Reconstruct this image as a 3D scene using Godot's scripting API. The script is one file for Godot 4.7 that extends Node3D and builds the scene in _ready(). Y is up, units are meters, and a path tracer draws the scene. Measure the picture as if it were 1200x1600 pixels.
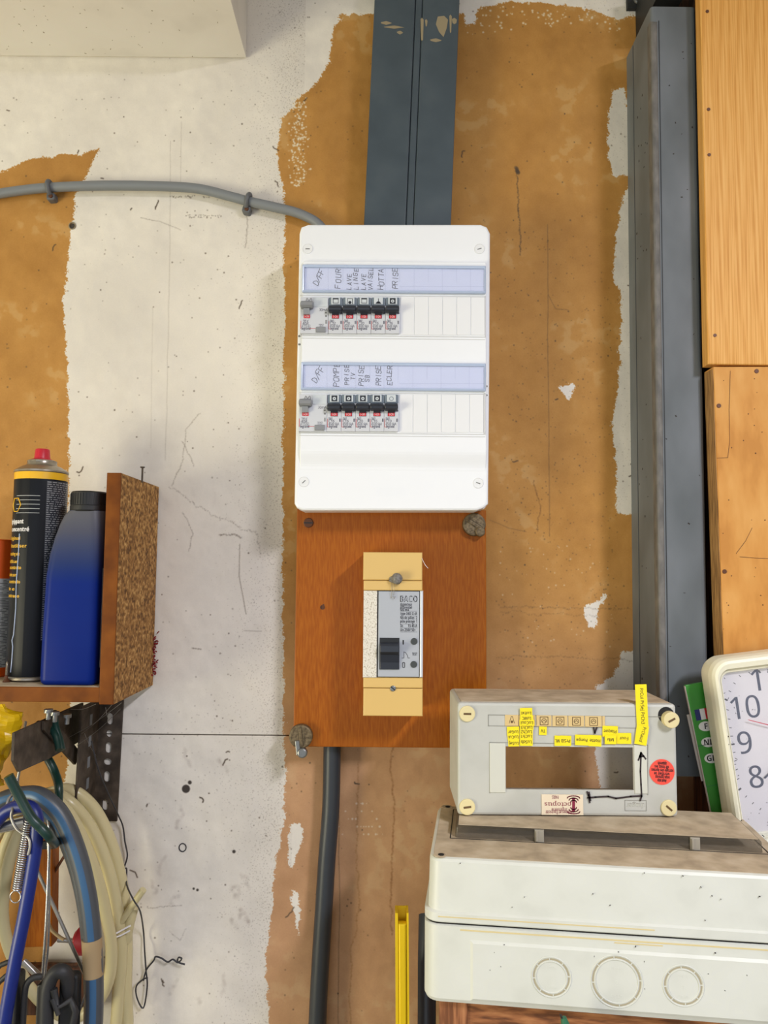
extends Node3D

const F := 1200.0
const WALL := 1.08
const EYE := Vector3(0, 1.5, 0)
const PITCH := 0.0768
const ROLL := 0.008

var cam_basis := Basis.from_euler(Vector3(PITCH, 0, ROLL))
var M := {}
var used_names := {}
var rng := RandomNumberGenerator.new()


# ------------------------------------------------------------------ mesh builder
class MB:
	var st := SurfaceTool.new()
	var xf := Transform3D.IDENTITY
	var plan := Rect2()
	var group := 1
	var colored := false
	var col := Color.WHITE

	func _init(with_color := false) -> void:
		colored = with_color
		st.begin(Mesh.PRIMITIVE_TRIANGLES)

	func vert(p: Vector3, uv: Vector2, sg: int) -> void:
		if plan.size.x > 0.0:
			uv = Vector2((p.x - plan.position.x) / plan.size.x, 1.0 - (p.y - plan.position.y) / plan.size.y)
		if colored:
			st.set_color(col)
		st.set_uv(uv)
		st.set_smooth_group(sg)
		st.add_vertex(xf * p)

	# counter-clockwise seen from outside
	func tri(a: Vector3, b: Vector3, c: Vector3, sg := -1, ua := Vector2.ZERO, ub := Vector2.ZERO, uc := Vector2.ZERO) -> void:
		vert(a, ua, sg)
		vert(c, uc, sg)
		vert(b, ub, sg)

	func quad(a: Vector3, b: Vector3, c: Vector3, d: Vector3, sg := -1, ua := Vector2(0, 1), ub := Vector2(1, 1), uc := Vector2(1, 0), ud := Vector2(0, 0)) -> void:
		tri(a, b, c, sg, ua, ub, uc)
		tri(a, c, d, sg, ua, uc, ud)

	func cap(poly: PackedVector2Array, z: float, front: bool) -> void:
		var t := Geometry2D.triangulate_polygon(poly)
		for i in range(0, t.size(), 3):
			var a := poly[t[i]]
			var b := poly[t[i + 1]]
			var c := poly[t[i + 2]]
			if ((b - a).cross(c - a) > 0.0) != front:
				var s := b
				b = c
				c = s
			tri(Vector3(a.x, a.y, z), Vector3(b.x, b.y, z), Vector3(c.x, c.y, z))

	# rings of counter-clockwise outlines of equal length, [poly, z], from back to front
	func rings(list: Array, smooth := false, cap_first := true, cap_last := true) -> void:
		for k in list.size() - 1:
			var p: PackedVector2Array = list[k][0]
			var q: PackedVector2Array = list[k + 1][0]
			var zp: float = list[k][1]
			var zq: float = list[k + 1][1]
			group += 1
			for i in p.size():
				var j := (i + 1) % p.size()
				quad(Vector3(p[i].x, p[i].y, zp), Vector3(p[j].x, p[j].y, zp), Vector3(q[j].x, q[j].y, zq), Vector3(q[i].x, q[i].y, zq), group if smooth else -1)
		if cap_first:
			cap(list[0][0], list[0][1], false)
		if cap_last:
			cap(list[-1][0], list[-1][1], true)

	static func inset(p: PackedVector2Array, by: float) -> PackedVector2Array:
		var o := PackedVector2Array()
		var n := p.size()
		for i in n:
			var a := (p[i] - p[(i + n - 1) % n]).normalized()
			var b := (p[(i + 1) % n] - p[i]).normalized()
			var na := Vector2(-a.y, a.x)
			var nb := Vector2(-b.y, b.x)
			var m := (na + nb).normalized()
			o.append(p[i] + m * (by / maxf(m.dot(na), 0.4)))
		return o

	func extrude(poly: PackedVector2Array, z0: float, z1: float, bevel := 0.0, smooth := false, back_bevel := 0.0) -> void:
		if Geometry2D.is_polygon_clockwise(poly) == false:
			pass
		var l := []
		if back_bevel > 0.0:
			l.append([inset(poly, back_bevel), z0])
		l.append([poly, z0 + back_bevel])
		if bevel > 0.0:
			l.append([poly, z1 - bevel])
			l.append([inset(poly, bevel * 0.3), z1 - bevel * 0.3])
			l.append([inset(poly, bevel), z1])
		else:
			l.append([poly, z1])
		rings(l, smooth)

	static func rrect(r: Rect2, rad := 0.0, n := 5) -> PackedVector2Array:
		var o := PackedVector2Array()
		var a := r.position
		var b := r.end
		if rad <= 0.0:
			return PackedVector2Array([a, Vector2(b.x, a.y), b, Vector2(a.x, b.y)])
		var c := [Vector2(b.x - rad, a.y + rad), Vector2(b.x - rad, b.y - rad), Vector2(a.x + rad, b.y - rad), Vector2(a.x + rad, a.y + rad)]
		for k in 4:
			for i in n + 1:
				var t := -PI / 2 + k * PI / 2 + i * PI / 2 / n
				o.append(c[k] + Vector2(cos(t), sin(t)) * rad)
		return o

	static func circle(c: Vector2, r: float, n := 20) -> PackedVector2Array:
		var o := PackedVector2Array()
		for i in n:
			o.append(c + Vector2(cos(i * TAU / n), sin(i * TAU / n)) * r)
		return o

	func slab(r: Rect2, z0: float, z1: float, bevel := 0.0, rad := 0.0) -> void:
		extrude(rrect(r, rad), z0, z1, bevel, rad > 0.0)

	func box(c: Vector3, s: Vector3, bevel := 0.0) -> void:
		extrude(rrect(Rect2(c.x - s.x / 2, c.y - s.y / 2, s.x, s.y)), c.z - s.z / 2, c.z + s.z / 2, bevel, false, bevel)

	func disc(c: Vector2, r: float, z0: float, z1: float, bevel := 0.0, n := 20) -> void:
		extrude(circle(c, r, n), z0, z1, bevel, true)

	# a flat outline (z, y) swept along x
	func sweep_x(poly: PackedVector2Array, x0: float, x1: float, bevel := 0.0) -> void:
		var keep := xf
		xf = xf * Transform3D(Basis(Vector3(0, 0, 1), Vector3(0, 1, 0), Vector3(-1, 0, 0)), Vector3.ZERO)
		extrude(poly, -x1, -x0, bevel, false, bevel)
		xf = keep

	func tube(pts: PackedVector3Array, r, n := 10, closed := false, tint := []) -> void:
		group += 1
		var m := pts.size()
		var up := Vector3.UP
		var prev := PackedVector3Array()
		var first := PackedVector3Array()
		var count := m + (1 if closed else 0)
		for k in count:
			var i := k % m
			var a := pts[(i + m - 1) % m] if closed or i > 0 else pts[i]
			var b := pts[(i + 1) % m] if closed or i < m - 1 else pts[i]
			var dir := (b - a).normalized()
			if k == 0:
				up = Vector3(0.31, 0.62, 0.72).normalized() if absf(dir.dot(Vector3(0.31, 0.62, 0.72).normalized())) < 0.9 else Vector3.RIGHT
			up = (up - dir * up.dot(dir)).normalized()
			var side := dir.cross(up)
			var rad: float = r[i] if r is Array or r is PackedFloat32Array else r
			var ring := PackedVector3Array()
			for s in n:
				var t := s * TAU / n
				ring.append(pts[i] + (up * cos(t) + side * sin(t)) * rad)
			if k == 0:
				first = ring
			if closed and k == m:
				ring = first
			if k > 0:
				for s in n:
					var s2 := (s + 1) % n
					if tint.size():
						col = tint[s % tint.size()]
					quad(prev[s], ring[s], ring[s2], prev[s2], group)
			elif not closed:
				for s in range(1, n - 1):
					tri(ring[0], ring[s], ring[s + 1])
			prev = ring
		if not closed:
			for s in range(1, n - 1):
				tri(prev[0], prev[s + 1], prev[s])

	# profile of (radius, height) turned round the y axis at c
	func lathe(c: Vector3, prof: PackedVector2Array, n := 28) -> void:
		var low := 1e9
		var high := -1e9
		for p in prof:
			low = minf(low, p.y)
			high = maxf(high, p.y)
		for k in prof.size() - 1:
			var a := prof[k]
			var b := prof[k + 1]
			if k == 0 or absf((b - a).angle_to(a - prof[k - 1])) > 0.6:
				group += 1
			for i in n:
				var t := i * TAU / n
				var u := (i + 1) * TAU / n
				var da := Vector3(sin(t), 0, cos(t))
				var db := Vector3(sin(u), 0, cos(u))
				var va := 1.0 - (a.y - low) / (high - low)
				var vb := 1.0 - (b.y - low) / (high - low)
				var ua := float(i) / n
				var ub := float(i + 1) / n
				quad(c + da * a.x + Vector3(0, a.y, 0), c + db * a.x + Vector3(0, a.y, 0), c + db * b.x + Vector3(0, b.y, 0), c + da * b.x + Vector3(0, b.y, 0), group, Vector2(ua, va), Vector2(ub, va), Vector2(ub, vb), Vector2(ua, vb))

	func ribbon(pts: PackedVector2Array, w: float, z: float) -> void:
		for i in pts.size() - 1:
			var d := (pts[i + 1] - pts[i]).normalized() * w * 0.5
			var s := Vector2(-d.y, d.x)
			var a := pts[i] - d
			var b := pts[i + 1] + d
			quad(Vector3(a.x - s.x, a.y - s.y, z), Vector3(b.x - s.x, b.y - s.y, z), Vector3(b.x + s.x, b.y + s.y, z), Vector3(a.x + s.x, a.y + s.y, z))

	func done() -> ArrayMesh:
		st.generate_normals()
		return st.commit()


# ------------------------------------------------------------------ scene helpers
# the point of the place that the photograph shows at (x, y), on the upright plane d metres before the lens
func P(x: float, y: float, d: float) -> Vector3:
	var v := cam_basis * Vector3((x - 600.0) / F, (800.0 - y) / F, -1.0)
	return EYE + v * (d / -v.z)


# the same on the level plane at height h
func PH(x: float, y: float, h: float) -> Vector3:
	var v := cam_basis * Vector3((x - 600.0) / F, (800.0 - y) / F, -1.0)
	return EYE + v * ((h - EYE.y) / v.y)


func L(o: Node3D, x: float, y: float, d: float) -> Vector3:
	return o.transform.affine_inverse() * P(x, y, d)


func R(o: Node3D, x0: float, y0: float, x1: float, y1: float, d: float) -> Rect2:
	var a := (L(o, x0, y0, d) + L(o, x0, y1, d)) / 2
	var b := (L(o, x1, y0, d) + L(o, x1, y1, d)) / 2
	var t := (L(o, x0, y0, d) + L(o, x1, y0, d)) / 2
	var s := (L(o, x0, y1, d) + L(o, x1, y1, d)) / 2
	return Rect2(a.x, s.y, b.x - a.x, t.y - s.y)


func L2(o: Node3D, x: float, y: float, d: float) -> Vector2:
	var p := L(o, x, y, d)
	return Vector2(p.x, p.y)


func poly(o: Node3D, px: Array, d: float) -> PackedVector2Array:
	var out := PackedVector2Array()
	for p in px:
		out.append(L2(o, p[0], p[1], d))
	if Geometry2D.is_polygon_clockwise(out) != Geometry2D.is_polygon_clockwise(PackedVector2Array([Vector2(0, 0), Vector2(1, 0), Vector2(1, 1)])):
		out.reverse()
	return out


func numbered(called: String) -> String:
	var n: int = used_names.get(called, -1) + 1
	used_names[called] = n
	return called if n == 0 else "%s_%03d" % [called, n]


func tag(o: Node3D, label: String, category := "", group := "", kind := "") -> Node3D:
	if label:
		o.set_meta("label", label)
	if category:
		o.set_meta("category", category)
	if group:
		o.set_meta("group", group)
	if kind:
		o.set_meta("kind", kind)
	return o


func thing(called: String, label: String, category: String, at: Vector3, turn := Vector3.ZERO, group := "") -> Node3D:
	var o := Node3D.new()
	o.name = numbered(called)
	o.position = at
	o.rotation = turn
	add_child(o)
	tag(o, label, category, group)
	return o


func put(parent: Node3D, called: String, what, m: Material, label := "") -> MeshInstance3D:
	var o := MeshInstance3D.new()
	o.mesh = what.done() if what is MB else what
	o.material_override = m
	o.name = called
	if label:
		o.set_meta("label", label)
	parent.add_child(o, true)
	return o


# a thing that is one mesh, built about its own base
func single(called: String, label: String, category: String, at: Vector3, mb: MB, m: Material, group := "") -> MeshInstance3D:
	var o := MeshInstance3D.new()
	o.mesh = mb.done()
	o.material_override = m
	o.name = numbered(called)
	o.position = at
	add_child(o)
	tag(o, label, category, group)
	return o


func font(kind := "Droid Sans", weight := 400) -> SystemFont:
	var key := "font%s%d" % [kind, weight]
	if not M.has(key):
		var f := SystemFont.new()
		f.font_names = PackedStringArray([kind])
		f.font_weight = weight
		M[key] = f
	return M[key]


# lettering whose capitals are h high, centred on at; squeezed to width w if that is given; bent round a can of radius bend
func text(parent: Node3D, called: String, s: String, h: float, at: Vector3, m: Material, turn := 0.0, w := 0.0, f: Font = null, bend := 0.0, tilt := Vector3.ZERO) -> MeshInstance3D:
	var t := TextMesh.new()
	t.text = s
	t.font = f if f else font()
	t.font_size = 48
	t.pixel_size = h / (0.714 * 48)
	t.depth = 0.0003
	t.curve_step = 4.0
	var o := MeshInstance3D.new()
	o.name = called
	var size := t.get_aabb().size
	var sx := w / size.x if w > 0.0 and size.x > 0.0 else 1.0
	if bend > 0.0:
		var arr := t.get_mesh_arrays()
		var v: PackedVector3Array = arr[Mesh.ARRAY_VERTEX]
		var n: PackedVector3Array = arr[Mesh.ARRAY_NORMAL]
		for i in v.size():
			var a := v[i].x * sx / bend
			var rr := bend + v[i].z
			v[i] = Vector3(sin(a) * rr, v[i].y, cos(a) * rr)
			n[i] = n[i].rotated(Vector3.UP, a)
		arr[Mesh.ARRAY_VERTEX] = v
		arr[Mesh.ARRAY_NORMAL] = n
		var am := ArrayMesh.new()
		am.add_surface_from_arrays(Mesh.PRIMITIVE_TRIANGLES, arr)
		o.mesh = am
		o.rotation.y = turn
	else:
		o.mesh = t
		o.rotation = tilt + Vector3(0, 0, turn)
		o.scale = Vector3(sx, 1, 1)
	o.position = at
	o.material_override = m
	parent.add_child(o, true)
	return o


const STROKES := {"A": "002640|1232", "B": "00062635342303|2332312000", "C": "4536160501103041", "D": "00062644422000", "E": "40000646|0333", "F": "000646|0333", "G": "45361605011030414323", "H": "0006|4046|0343", "I": "2026", "L": "060040", "M": "0006234640", "N": "00064046", "O": "100105163645413010", "P": "00063645443303", "R": "00063645443303|2340", "S": "453616050413334241301001", "T": "2026|0646", "U": "060110304146", "V": "062046", "/": "0046"}


# pen strokes; the writing runs upwards on the strip, so x of the letter becomes up
func pen(mb: MB, s: String, at: Vector2, size: float, run: float, z: float, lean := 0.0) -> void:
	for k in s.length():
		if not STROKES.has(s[k]):
			continue
		var jog := Vector2(rng.randf_range(-0.05, 0.05), rng.randf_range(-0.12, 0.12)) * size
		for part in STROKES[s[k]].split("|"):
			var pts := PackedVector2Array()
			for i in range(0, part.length(), 2):
				var g := Vector2(int(part[i]) / 4.0 * 0.62 + rng.randf_range(-0.03, 0.03), int(part[i + 1]) / 6.0 + rng.randf_range(-0.03, 0.03))
				g.x += g.y * 0.12
				var q := Vector2(g.x * size + k * run, g.y * size) + jog
				q = q.rotated(PI / 2 + lean)
				pts.append(at + q)
			mb.ribbon(pts, 0.0007, z)


func smooth_path(pts: Array, steps := 6, closed := false) -> PackedVector3Array:
	var out := PackedVector3Array()
	var n := pts.size()
	var last := n if closed else n - 1
	for i in last:
		var p0: Vector3 = pts[(i - 1 + n) % n] if closed or i > 0 else pts[0]
		var p1: Vector3 = pts[i]
		var p2: Vector3 = pts[(i + 1) % n]
		var p3: Vector3 = pts[(i + 2) % n] if closed or i + 2 < n else pts[n - 1]
		for s in steps:
			out.append(p1.cubic_interpolate(p2, p0, p3, float(s) / steps))
	if not closed:
		out.append(pts[n - 1])
	return out


func pathpx(px: Array, base := Vector3.ZERO) -> Array:
	var out := []
	for p in px:
		out.append(P(p[0], p[1], p[2]) - base)
	return out


# ------------------------------------------------------------------ materials
func rgb(r: float, g: float, b: float) -> Color:
	return Color(r / 255.0, g / 255.0, b / 255.0)


func mat(called: String, c: Color, rough := 0.6, metal := 0.0) -> StandardMaterial3D:
	var m := StandardMaterial3D.new()
	m.resource_name = called
	m.albedo_color = c
	m.roughness = rough
	m.metallic = metal
	M[called] = m
	return m


func noise_tex(freq: float, colors: Array, stops: Array, kind := FastNoiseLite.TYPE_SIMPLEX_SMOOTH, oct := 4, size := 512, seed_ := 1, bump := false) -> NoiseTexture2D:
	var n := FastNoiseLite.new()
	n.noise_type = kind
	n.frequency = freq
	n.fractal_octaves = oct
	n.seed = seed_
	var t := NoiseTexture2D.new()
	t.width = size
	t.height = size
	t.seamless = true
	t.noise = n
	if bump:
		t.as_normal_map = true
		t.bump_strength = 4.0
	else:
		var g := Gradient.new()
		g.offsets = PackedFloat32Array(stops)
		g.colors = PackedColorArray(colors)
		t.color_ramp = g
	return t


# a material whose colour varies with noise in the object's own axes
func grainy(called: String, colors: Array, stops: Array, freq: float, scale: Vector3, rough := 0.6, metal := 0.0, bump := 0.0, kind := FastNoiseLite.TYPE_SIMPLEX_SMOOTH, oct := 4, seed_ := 1, size := 512) -> StandardMaterial3D:
	var m := mat(called, Color.WHITE, rough, metal)
	m.albedo_texture = noise_tex(freq, colors, stops, kind, oct, size, seed_)
	m.uv1_triplanar = true
	m.uv1_scale = scale
	if bump > 0.0:
		m.normal_enabled = true
		m.normal_texture = noise_tex(freq, [], [], kind, oct, size, seed_, true)
		m.normal_scale = bump
	return m


func make_materials() -> void:
	grainy("paint", [rgb(214, 208, 198), rgb(228, 222, 212), rgb(232, 227, 218)], [0.0, 0.4, 1.0], 0.008, Vector3(1.5, 1.5, 1.5), 0.75, 0, 0.1)
	mat("floor", rgb(120, 116, 110), 0.9)
	mat("room", rgb(205, 200, 190), 0.9)
	mat("white_plastic", rgb(238, 240, 244), 0.35)
	mat("white_plastic_line", rgb(205, 205, 205), 0.4)
	mat("blank", rgb(232, 233, 235), 0.35)
	mat("strip_paper", rgb(216, 221, 246), 0.6)
	mat("strip_line", rgb(190, 196, 226), 0.6)
	mat("strip_frame", rgb(176, 190, 216), 0.2)
	var clear := mat("clear", Color(0.85, 0.9, 1.0, 0.06), 0.05)
	clear.transparency = BaseMaterial3D.TRANSPARENCY_ALPHA
	mat("ink", rgb(62, 58, 78), 0.7)
	mat("dark_ink", rgb(28, 26, 30), 0.7)
	mat("marker", rgb(52, 40, 42), 0.6)
	mat("breaker", rgb(206, 208, 214), 0.4)
	mat("breaker_cap", rgb(112, 124, 136), 0.4)
	mat("breaker_icon", rgb(206, 212, 216), 0.4)
	mat("toggle", rgb(36, 40, 50), 0.4)
	mat("black", rgb(18, 18, 20), 0.45)
	mat("red_flag", rgb(206, 26, 44), 0.4)
	mat("red_print", rgb(196, 60, 70), 0.5)
	mat("white_print", rgb(236, 232, 232), 0.5)
	mat("grey_lever", rgb(138, 140, 144), 0.4)
	mat("slot", rgb(120, 120, 120), 0.5)
	grainy("board", [rgb(142, 74, 8), rgb(152, 81, 11), rgb(157, 86, 14), rgb(167, 96, 20)], [0.1, 0.42, 0.58, 0.95], 0.016, Vector3(38, 4.0, 38), 0.4, 0, 0.05, FastNoiseLite.TYPE_SIMPLEX_SMOOTH, 6, 4)
	grainy("oak", [rgb(200, 138, 62), rgb(218, 159, 82), rgb(224, 167, 92), rgb(232, 180, 106)], [0.1, 0.42, 0.6, 0.95], 0.014, Vector3(44, 0.9, 44), 0.5, 0, 0.08, FastNoiseLite.TYPE_SIMPLEX_SMOOTH, 5, 7)
	grainy("ply", [rgb(194, 134, 66), rgb(207, 147, 76), rgb(211, 153, 82), rgb(218, 162, 92)], [0.15, 0.4, 0.6, 0.9], 0.007, Vector3(6, 2.0, 6), 0.55, 0, 0.05, FastNoiseLite.TYPE_SIMPLEX_SMOOTH, 5, 9)
	grainy("ply_edge", [rgb(96, 66, 34), rgb(168, 124, 72), rgb(190, 146, 92)], [0.25, 0.5, 0.8], 0.02, Vector3(3, 1.5, 60), 0.8, 0, 0.3)
	grainy("dark_wood", [rgb(46, 24, 12), rgb(84, 46, 22), rgb(110, 64, 32)], [0.2, 0.5, 0.85], 0.012, Vector3(14, 1.6, 14), 0.7, 0, 0.2)
	grainy("rack_wood", [rgb(112, 66, 36), rgb(156, 100, 62), rgb(184, 128, 84)], [0.2, 0.5, 0.85], 0.012, Vector3(20, 2.0, 20), 0.75, 0, 0.3)
	grainy("rough_wood", [rgb(96, 56, 30), rgb(146, 92, 54), rgb(176, 120, 76)], [0.2, 0.5, 0.85], 0.02, Vector3(2, 12, 12), 0.85, 0, 0.8)
	grainy("chipboard", [rgb(84, 56, 24), rgb(134, 94, 46), rgb(158, 116, 62), rgb(206, 166, 104)], [0.15, 0.42, 0.6, 0.9], 0.11, Vector3(4, 5, 4), 0.9, 0, 0.5, FastNoiseLite.TYPE_VALUE, 3, 3)
	grainy("shelf_edge", [rgb(96, 50, 10), rgb(116, 63, 14), rgb(130, 74, 20)], [0.1, 0.5, 0.9], 0.01, Vector3(4, 4, 4), 0.55, 0, 0.1)
	grainy("trunking", [rgb(58, 70, 79), rgb(64, 76, 85), rgb(71, 82, 90)], [0.1, 0.5, 0.9], 0.008, Vector3(3, 3, 3), 0.45, 0, 0.06)
	grainy("steel", [rgb(96, 101, 104), rgb(106, 111, 115), rgb(116, 121, 126)], [0.1, 0.5, 0.9], 0.006, Vector3(3, 1.5, 3), 0.5, 0.0, 0.04)
	mat("steel_dark", rgb(30, 32, 34), 0.6)
	grainy("worn_edge", [rgb(88, 86, 83), rgb(104, 101, 97), rgb(120, 116, 111)], [0.1, 0.5, 0.9], 0.02, Vector3(6, 3, 6), 0.65)
	mat("scuff", rgb(146, 132, 104), 0.7)
	mat("grey_cable", rgb(122, 126, 130), 0.5)
	mat("clip", rgb(96, 98, 102), 0.5)
	mat("baco_yellow", rgb(216, 180, 108), 0.45)
	mat("baco_white", rgb(222, 216, 204), 0.5)
	grainy("baco_white_dirty", [rgb(170, 158, 138), rgb(216, 209, 196), rgb(228, 223, 212)], [0.2, 0.34, 0.8], 0.03, Vector3(26, 20, 26), 0.5)
	mat("baco_grey", rgb(172, 176, 184), 0.4)
	mat("silver", rgb(206, 206, 208), 0.3, 0.5)
	mat("dark_button", rgb(62, 66, 66), 0.5)
	grainy("lead", [rgb(92, 88, 84), rgb(128, 124, 120), rgb(150, 146, 140)], [0.1, 0.5, 0.9], 0.02, Vector3(30, 30, 30), 0.6, 0.2, 0.8)
	grainy("brass", [rgb(74, 60, 40), rgb(106, 90, 64), rgb(128, 112, 84)], [0.1, 0.5, 0.9], 0.02, Vector3(20, 20, 20), 0.5, 0.3)
	mat("screw_brown", rgb(92, 52, 26), 0.5, 0.2)
	mat("screw_grey", rgb(128, 128, 126), 0.35, 0.7)
	mat("conduit", rgb(46, 50, 56), 0.42)
	grainy("box_grey", [rgb(184, 184, 175), rgb(191, 191, 183), rgb(195, 195, 187)], [0.1, 0.45, 1.0], 0.006, Vector3(4, 4, 4), 0.5)
	mat("box_light", rgb(206, 206, 194), 0.5)
	mat("box_line", rgb(140, 138, 128), 0.6)
	grainy("dust", [rgb(170, 153, 128), rgb(192, 174, 146), rgb(206, 190, 164)], [0.1, 0.5, 0.9], 0.008, Vector3(6, 6, 6), 0.9)
	mat("cream_screw", rgb(222, 208, 158), 0.5)
	mat("cream_tag", rgb(216, 188, 130), 0.6)
	mat("tag_line", rgb(98, 74, 42), 0.6)
	mat("label_yellow", rgb(250, 226, 24), 0.45)
	mat("sticker_red", rgb(246, 82, 66), 0.5)
	mat("sticker_cream", rgb(234, 218, 190), 0.6)
	mat("burgundy", rgb(134, 34, 62), 0.6)
	grainy("case_white", [rgb(205, 206, 197), rgb(211, 212, 203), rgb(214, 215, 207)], [0.05, 0.4, 1.0], 0.006, Vector3(4, 4, 4), 0.42)
	mat("case_groove", rgb(168, 158, 132), 0.6)
	mat("clip_clear", rgb(158, 152, 138), 0.25)
	mat("residue", rgb(214, 196, 146), 0.6)
	mat("gap", rgb(26, 24, 22), 0.9)
	var smoke := mat("smoked", Color(0.36, 0.33, 0.28, 0.5), 0.3)
	smoke.transparency = BaseMaterial3D.TRANSPARENCY_ALPHA
	mat("clock_cream", rgb(236, 232, 208), 0.4)
	mat("clock_face", rgb(228, 222, 222), 0.6)
	mat("clock_ink", rgb(38, 40, 62), 0.5)
	mat("clock_red", rgb(206, 30, 56), 0.4)
	mat("clock_line", rgb(196, 190, 164), 0.5)
	mat("fly_spot", rgb(52, 46, 42), 0.8)
	mat("green_card", rgb(60, 146, 50), 0.4)
	mat("paper", rgb(200, 190, 182), 0.7)
	mat("flag_blue", rgb(34, 42, 110), 0.5)
	mat("flag_red", rgb(206, 44, 52), 0.5)
	mat("yellow_paint", rgb(250, 212, 14), 0.45)
	mat("can_dark", rgb(18, 20, 26), 0.42)
	mat("can_yellow", rgb(236, 180, 20), 0.35)
	mat("can_metal", rgb(158, 150, 138), 0.3, 0.8)
	mat("can_print_yellow", rgb(220, 170, 40), 0.5)
	mat("nozzle", rgb(196, 28, 50), 0.4)
	mat("cap_black", rgb(26, 26, 27), 0.5)
	mat("tin_orange", rgb(212, 84, 18), 0.4)
	mat("tin_grey", rgb(186, 188, 188), 0.4)
	grainy("iron", [rgb(54, 45, 36), rgb(74, 63, 52), rgb(92, 80, 68)], [0.1, 0.5, 0.9], 0.01, Vector3(8, 8, 8), 0.65, 0.2, 0.2)
	mat("green_rod", rgb(16, 50, 44), 0.35)
	mat("wire", rgb(150, 146, 142), 0.35, 0.7)
	mat("chrome", rgb(196, 196, 198), 0.2, 0.9)
	mat("blue_tool", rgb(12, 34, 112), 0.4)
	var hose := mat("hose_clear", rgb(206, 194, 150), 0.3)
	hose.backlight_enabled = true
	hose.backlight = Color(0.35, 0.33, 0.24)
	var stripes := mat("hose_striped", Color.WHITE, 0.4)
	stripes.vertex_color_use_as_albedo = true
	mat("tape", rgb(164, 140, 104), 0.7)
	mat("black_wire", rgb(48, 46, 50), 0.5)
	mat("black_rubber", rgb(44, 44, 46), 0.55)
	mat("red_knob", rgb(150, 26, 40), 0.4)
	mat("earth_green", rgb(38, 104, 72), 0.5)
	mat("earth_yellow", rgb(206, 186, 60), 0.5)
	mat("felt_red", rgb(128, 24, 30), 0.95)
	var bag := mat("yellow_bag", rgb(226, 186, 20), 0.3)
	bag.backlight_enabled = true
	bag.backlight = Color(0.5, 0.4, 0.05)
	mat("lamp_case", rgb(225, 225, 225), 0.5)
	# printed paper with lines of small type
	var im := Image.create(256, 512, false, Image.FORMAT_RGB8)
	im.fill(rgb(182, 184, 184))
	for row in range(8, 504, 9):
		var x := 6
		if rng.randf() < 0.08:
			continue
		while x < 250:
			var w := rng.randi_range(4, 22)
			im.fill_rect(Rect2i(x, row, mini(w, 250 - x), 4), rgb(96, 96, 98))
			x += w + 5
	mat("fine_print", Color.WHITE, 0.45).albedo_texture = ImageTexture.create_from_image(im)
	var dk := Image.create(256, 512, false, Image.FORMAT_RGB8)
	dk.fill(rgb(34, 37, 45))
	for row in range(3, 508, 7):
		var x := 4
		while x < 250:
			var w := rng.randi_range(8, 36)
			dk.fill_rect(Rect2i(x, row, mini(w, 252 - x), 3), rgb(150, 150, 152))
			x += w + 8
	mat("dark_print", Color.WHITE, 0.3).albedo_texture = ImageTexture.create_from_image(dk)
	# blue plastic under a coat of dust that thins out below the shoulder
	var g := Gradient.new()
	g.offsets = PackedFloat32Array([0.0, 0.12, 0.3, 0.42, 1.0])
	g.colors = PackedColorArray([rgb(98, 98, 104), rgb(80, 82, 98), rgb(40, 54, 102), rgb(8, 36, 116), rgb(5, 32, 112)])
	var gt := GradientTexture2D.new()
	gt.gradient = g
	gt.width = 8
	gt.height = 256
	gt.fill_from = Vector2(0, 0)
	gt.fill_to = Vector2(0, 1)
	mat("blue_bottle", Color.WHITE, 0.38).albedo_texture = gt


# ------------------------------------------------------------------ the wall's own surface: bare hardboard, paint, dirt
const TW := 1536
const TH := 1792
const WX := -0.75
const WY := 0.70
const WW := 1.5
const WH := 1.75


func wt(x: float, y: float) -> Vector2:
	var p := P(x, y, WALL)
	return Vector2((p.x - WX) / WW * TW, (WY + WH - p.y) / WH * TH)


func fill_mask(mask: PackedByteArray, px: Array, value: int) -> void:
	var pts := PackedVector2Array()
	for p in px:
		pts.append(wt(p[0], p[1]))
	for y in TH:
		var xs := PackedFloat32Array()
		for i in pts.size():
			var a := pts[i]
			var b := pts[(i + 1) % pts.size()]
			if (a.y <= y) != (b.y <= y):
				xs.append(a.x + (y - a.y) / (b.y - a.y) * (b.x - a.x))
		xs.sort()
		for k in range(0, xs.size() - 1, 2):
			for x in range(maxi(0, int(xs[k])), mini(TW, int(xs[k + 1]))):
				mask[y * TW + x] = value


func noise_bytes(freq: float, oct: int, seed_: int) -> PackedByteArray:
	var n := FastNoiseLite.new()
	n.noise_type = FastNoiseLite.TYPE_SIMPLEX_SMOOTH
	n.frequency = freq
	n.fractal_octaves = oct
	n.seed = seed_
	return n.get_image(TW, TH, false, false, true).get_data()


func spot(d: PackedByteArray, c: Vector2, r: float, color: Color, strength: float) -> void:
	for y in range(int(c.y - r), int(c.y + r) + 2):
		for x in range(int(c.x - r), int(c.x + r) + 2):
			if x < 0 or y < 0 or x >= TW or y >= TH:
				continue
			var k := clampf(r + 0.6 - Vector2(x, y).distance_to(c), 0.0, 1.0) * strength
			var i := (y * TW + x) * 3
			d[i] = int(lerpf(d[i], color.r8, k))
			d[i + 1] = int(lerpf(d[i + 1], color.g8, k))
			d[i + 2] = int(lerpf(d[i + 2], color.b8, k))


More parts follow.
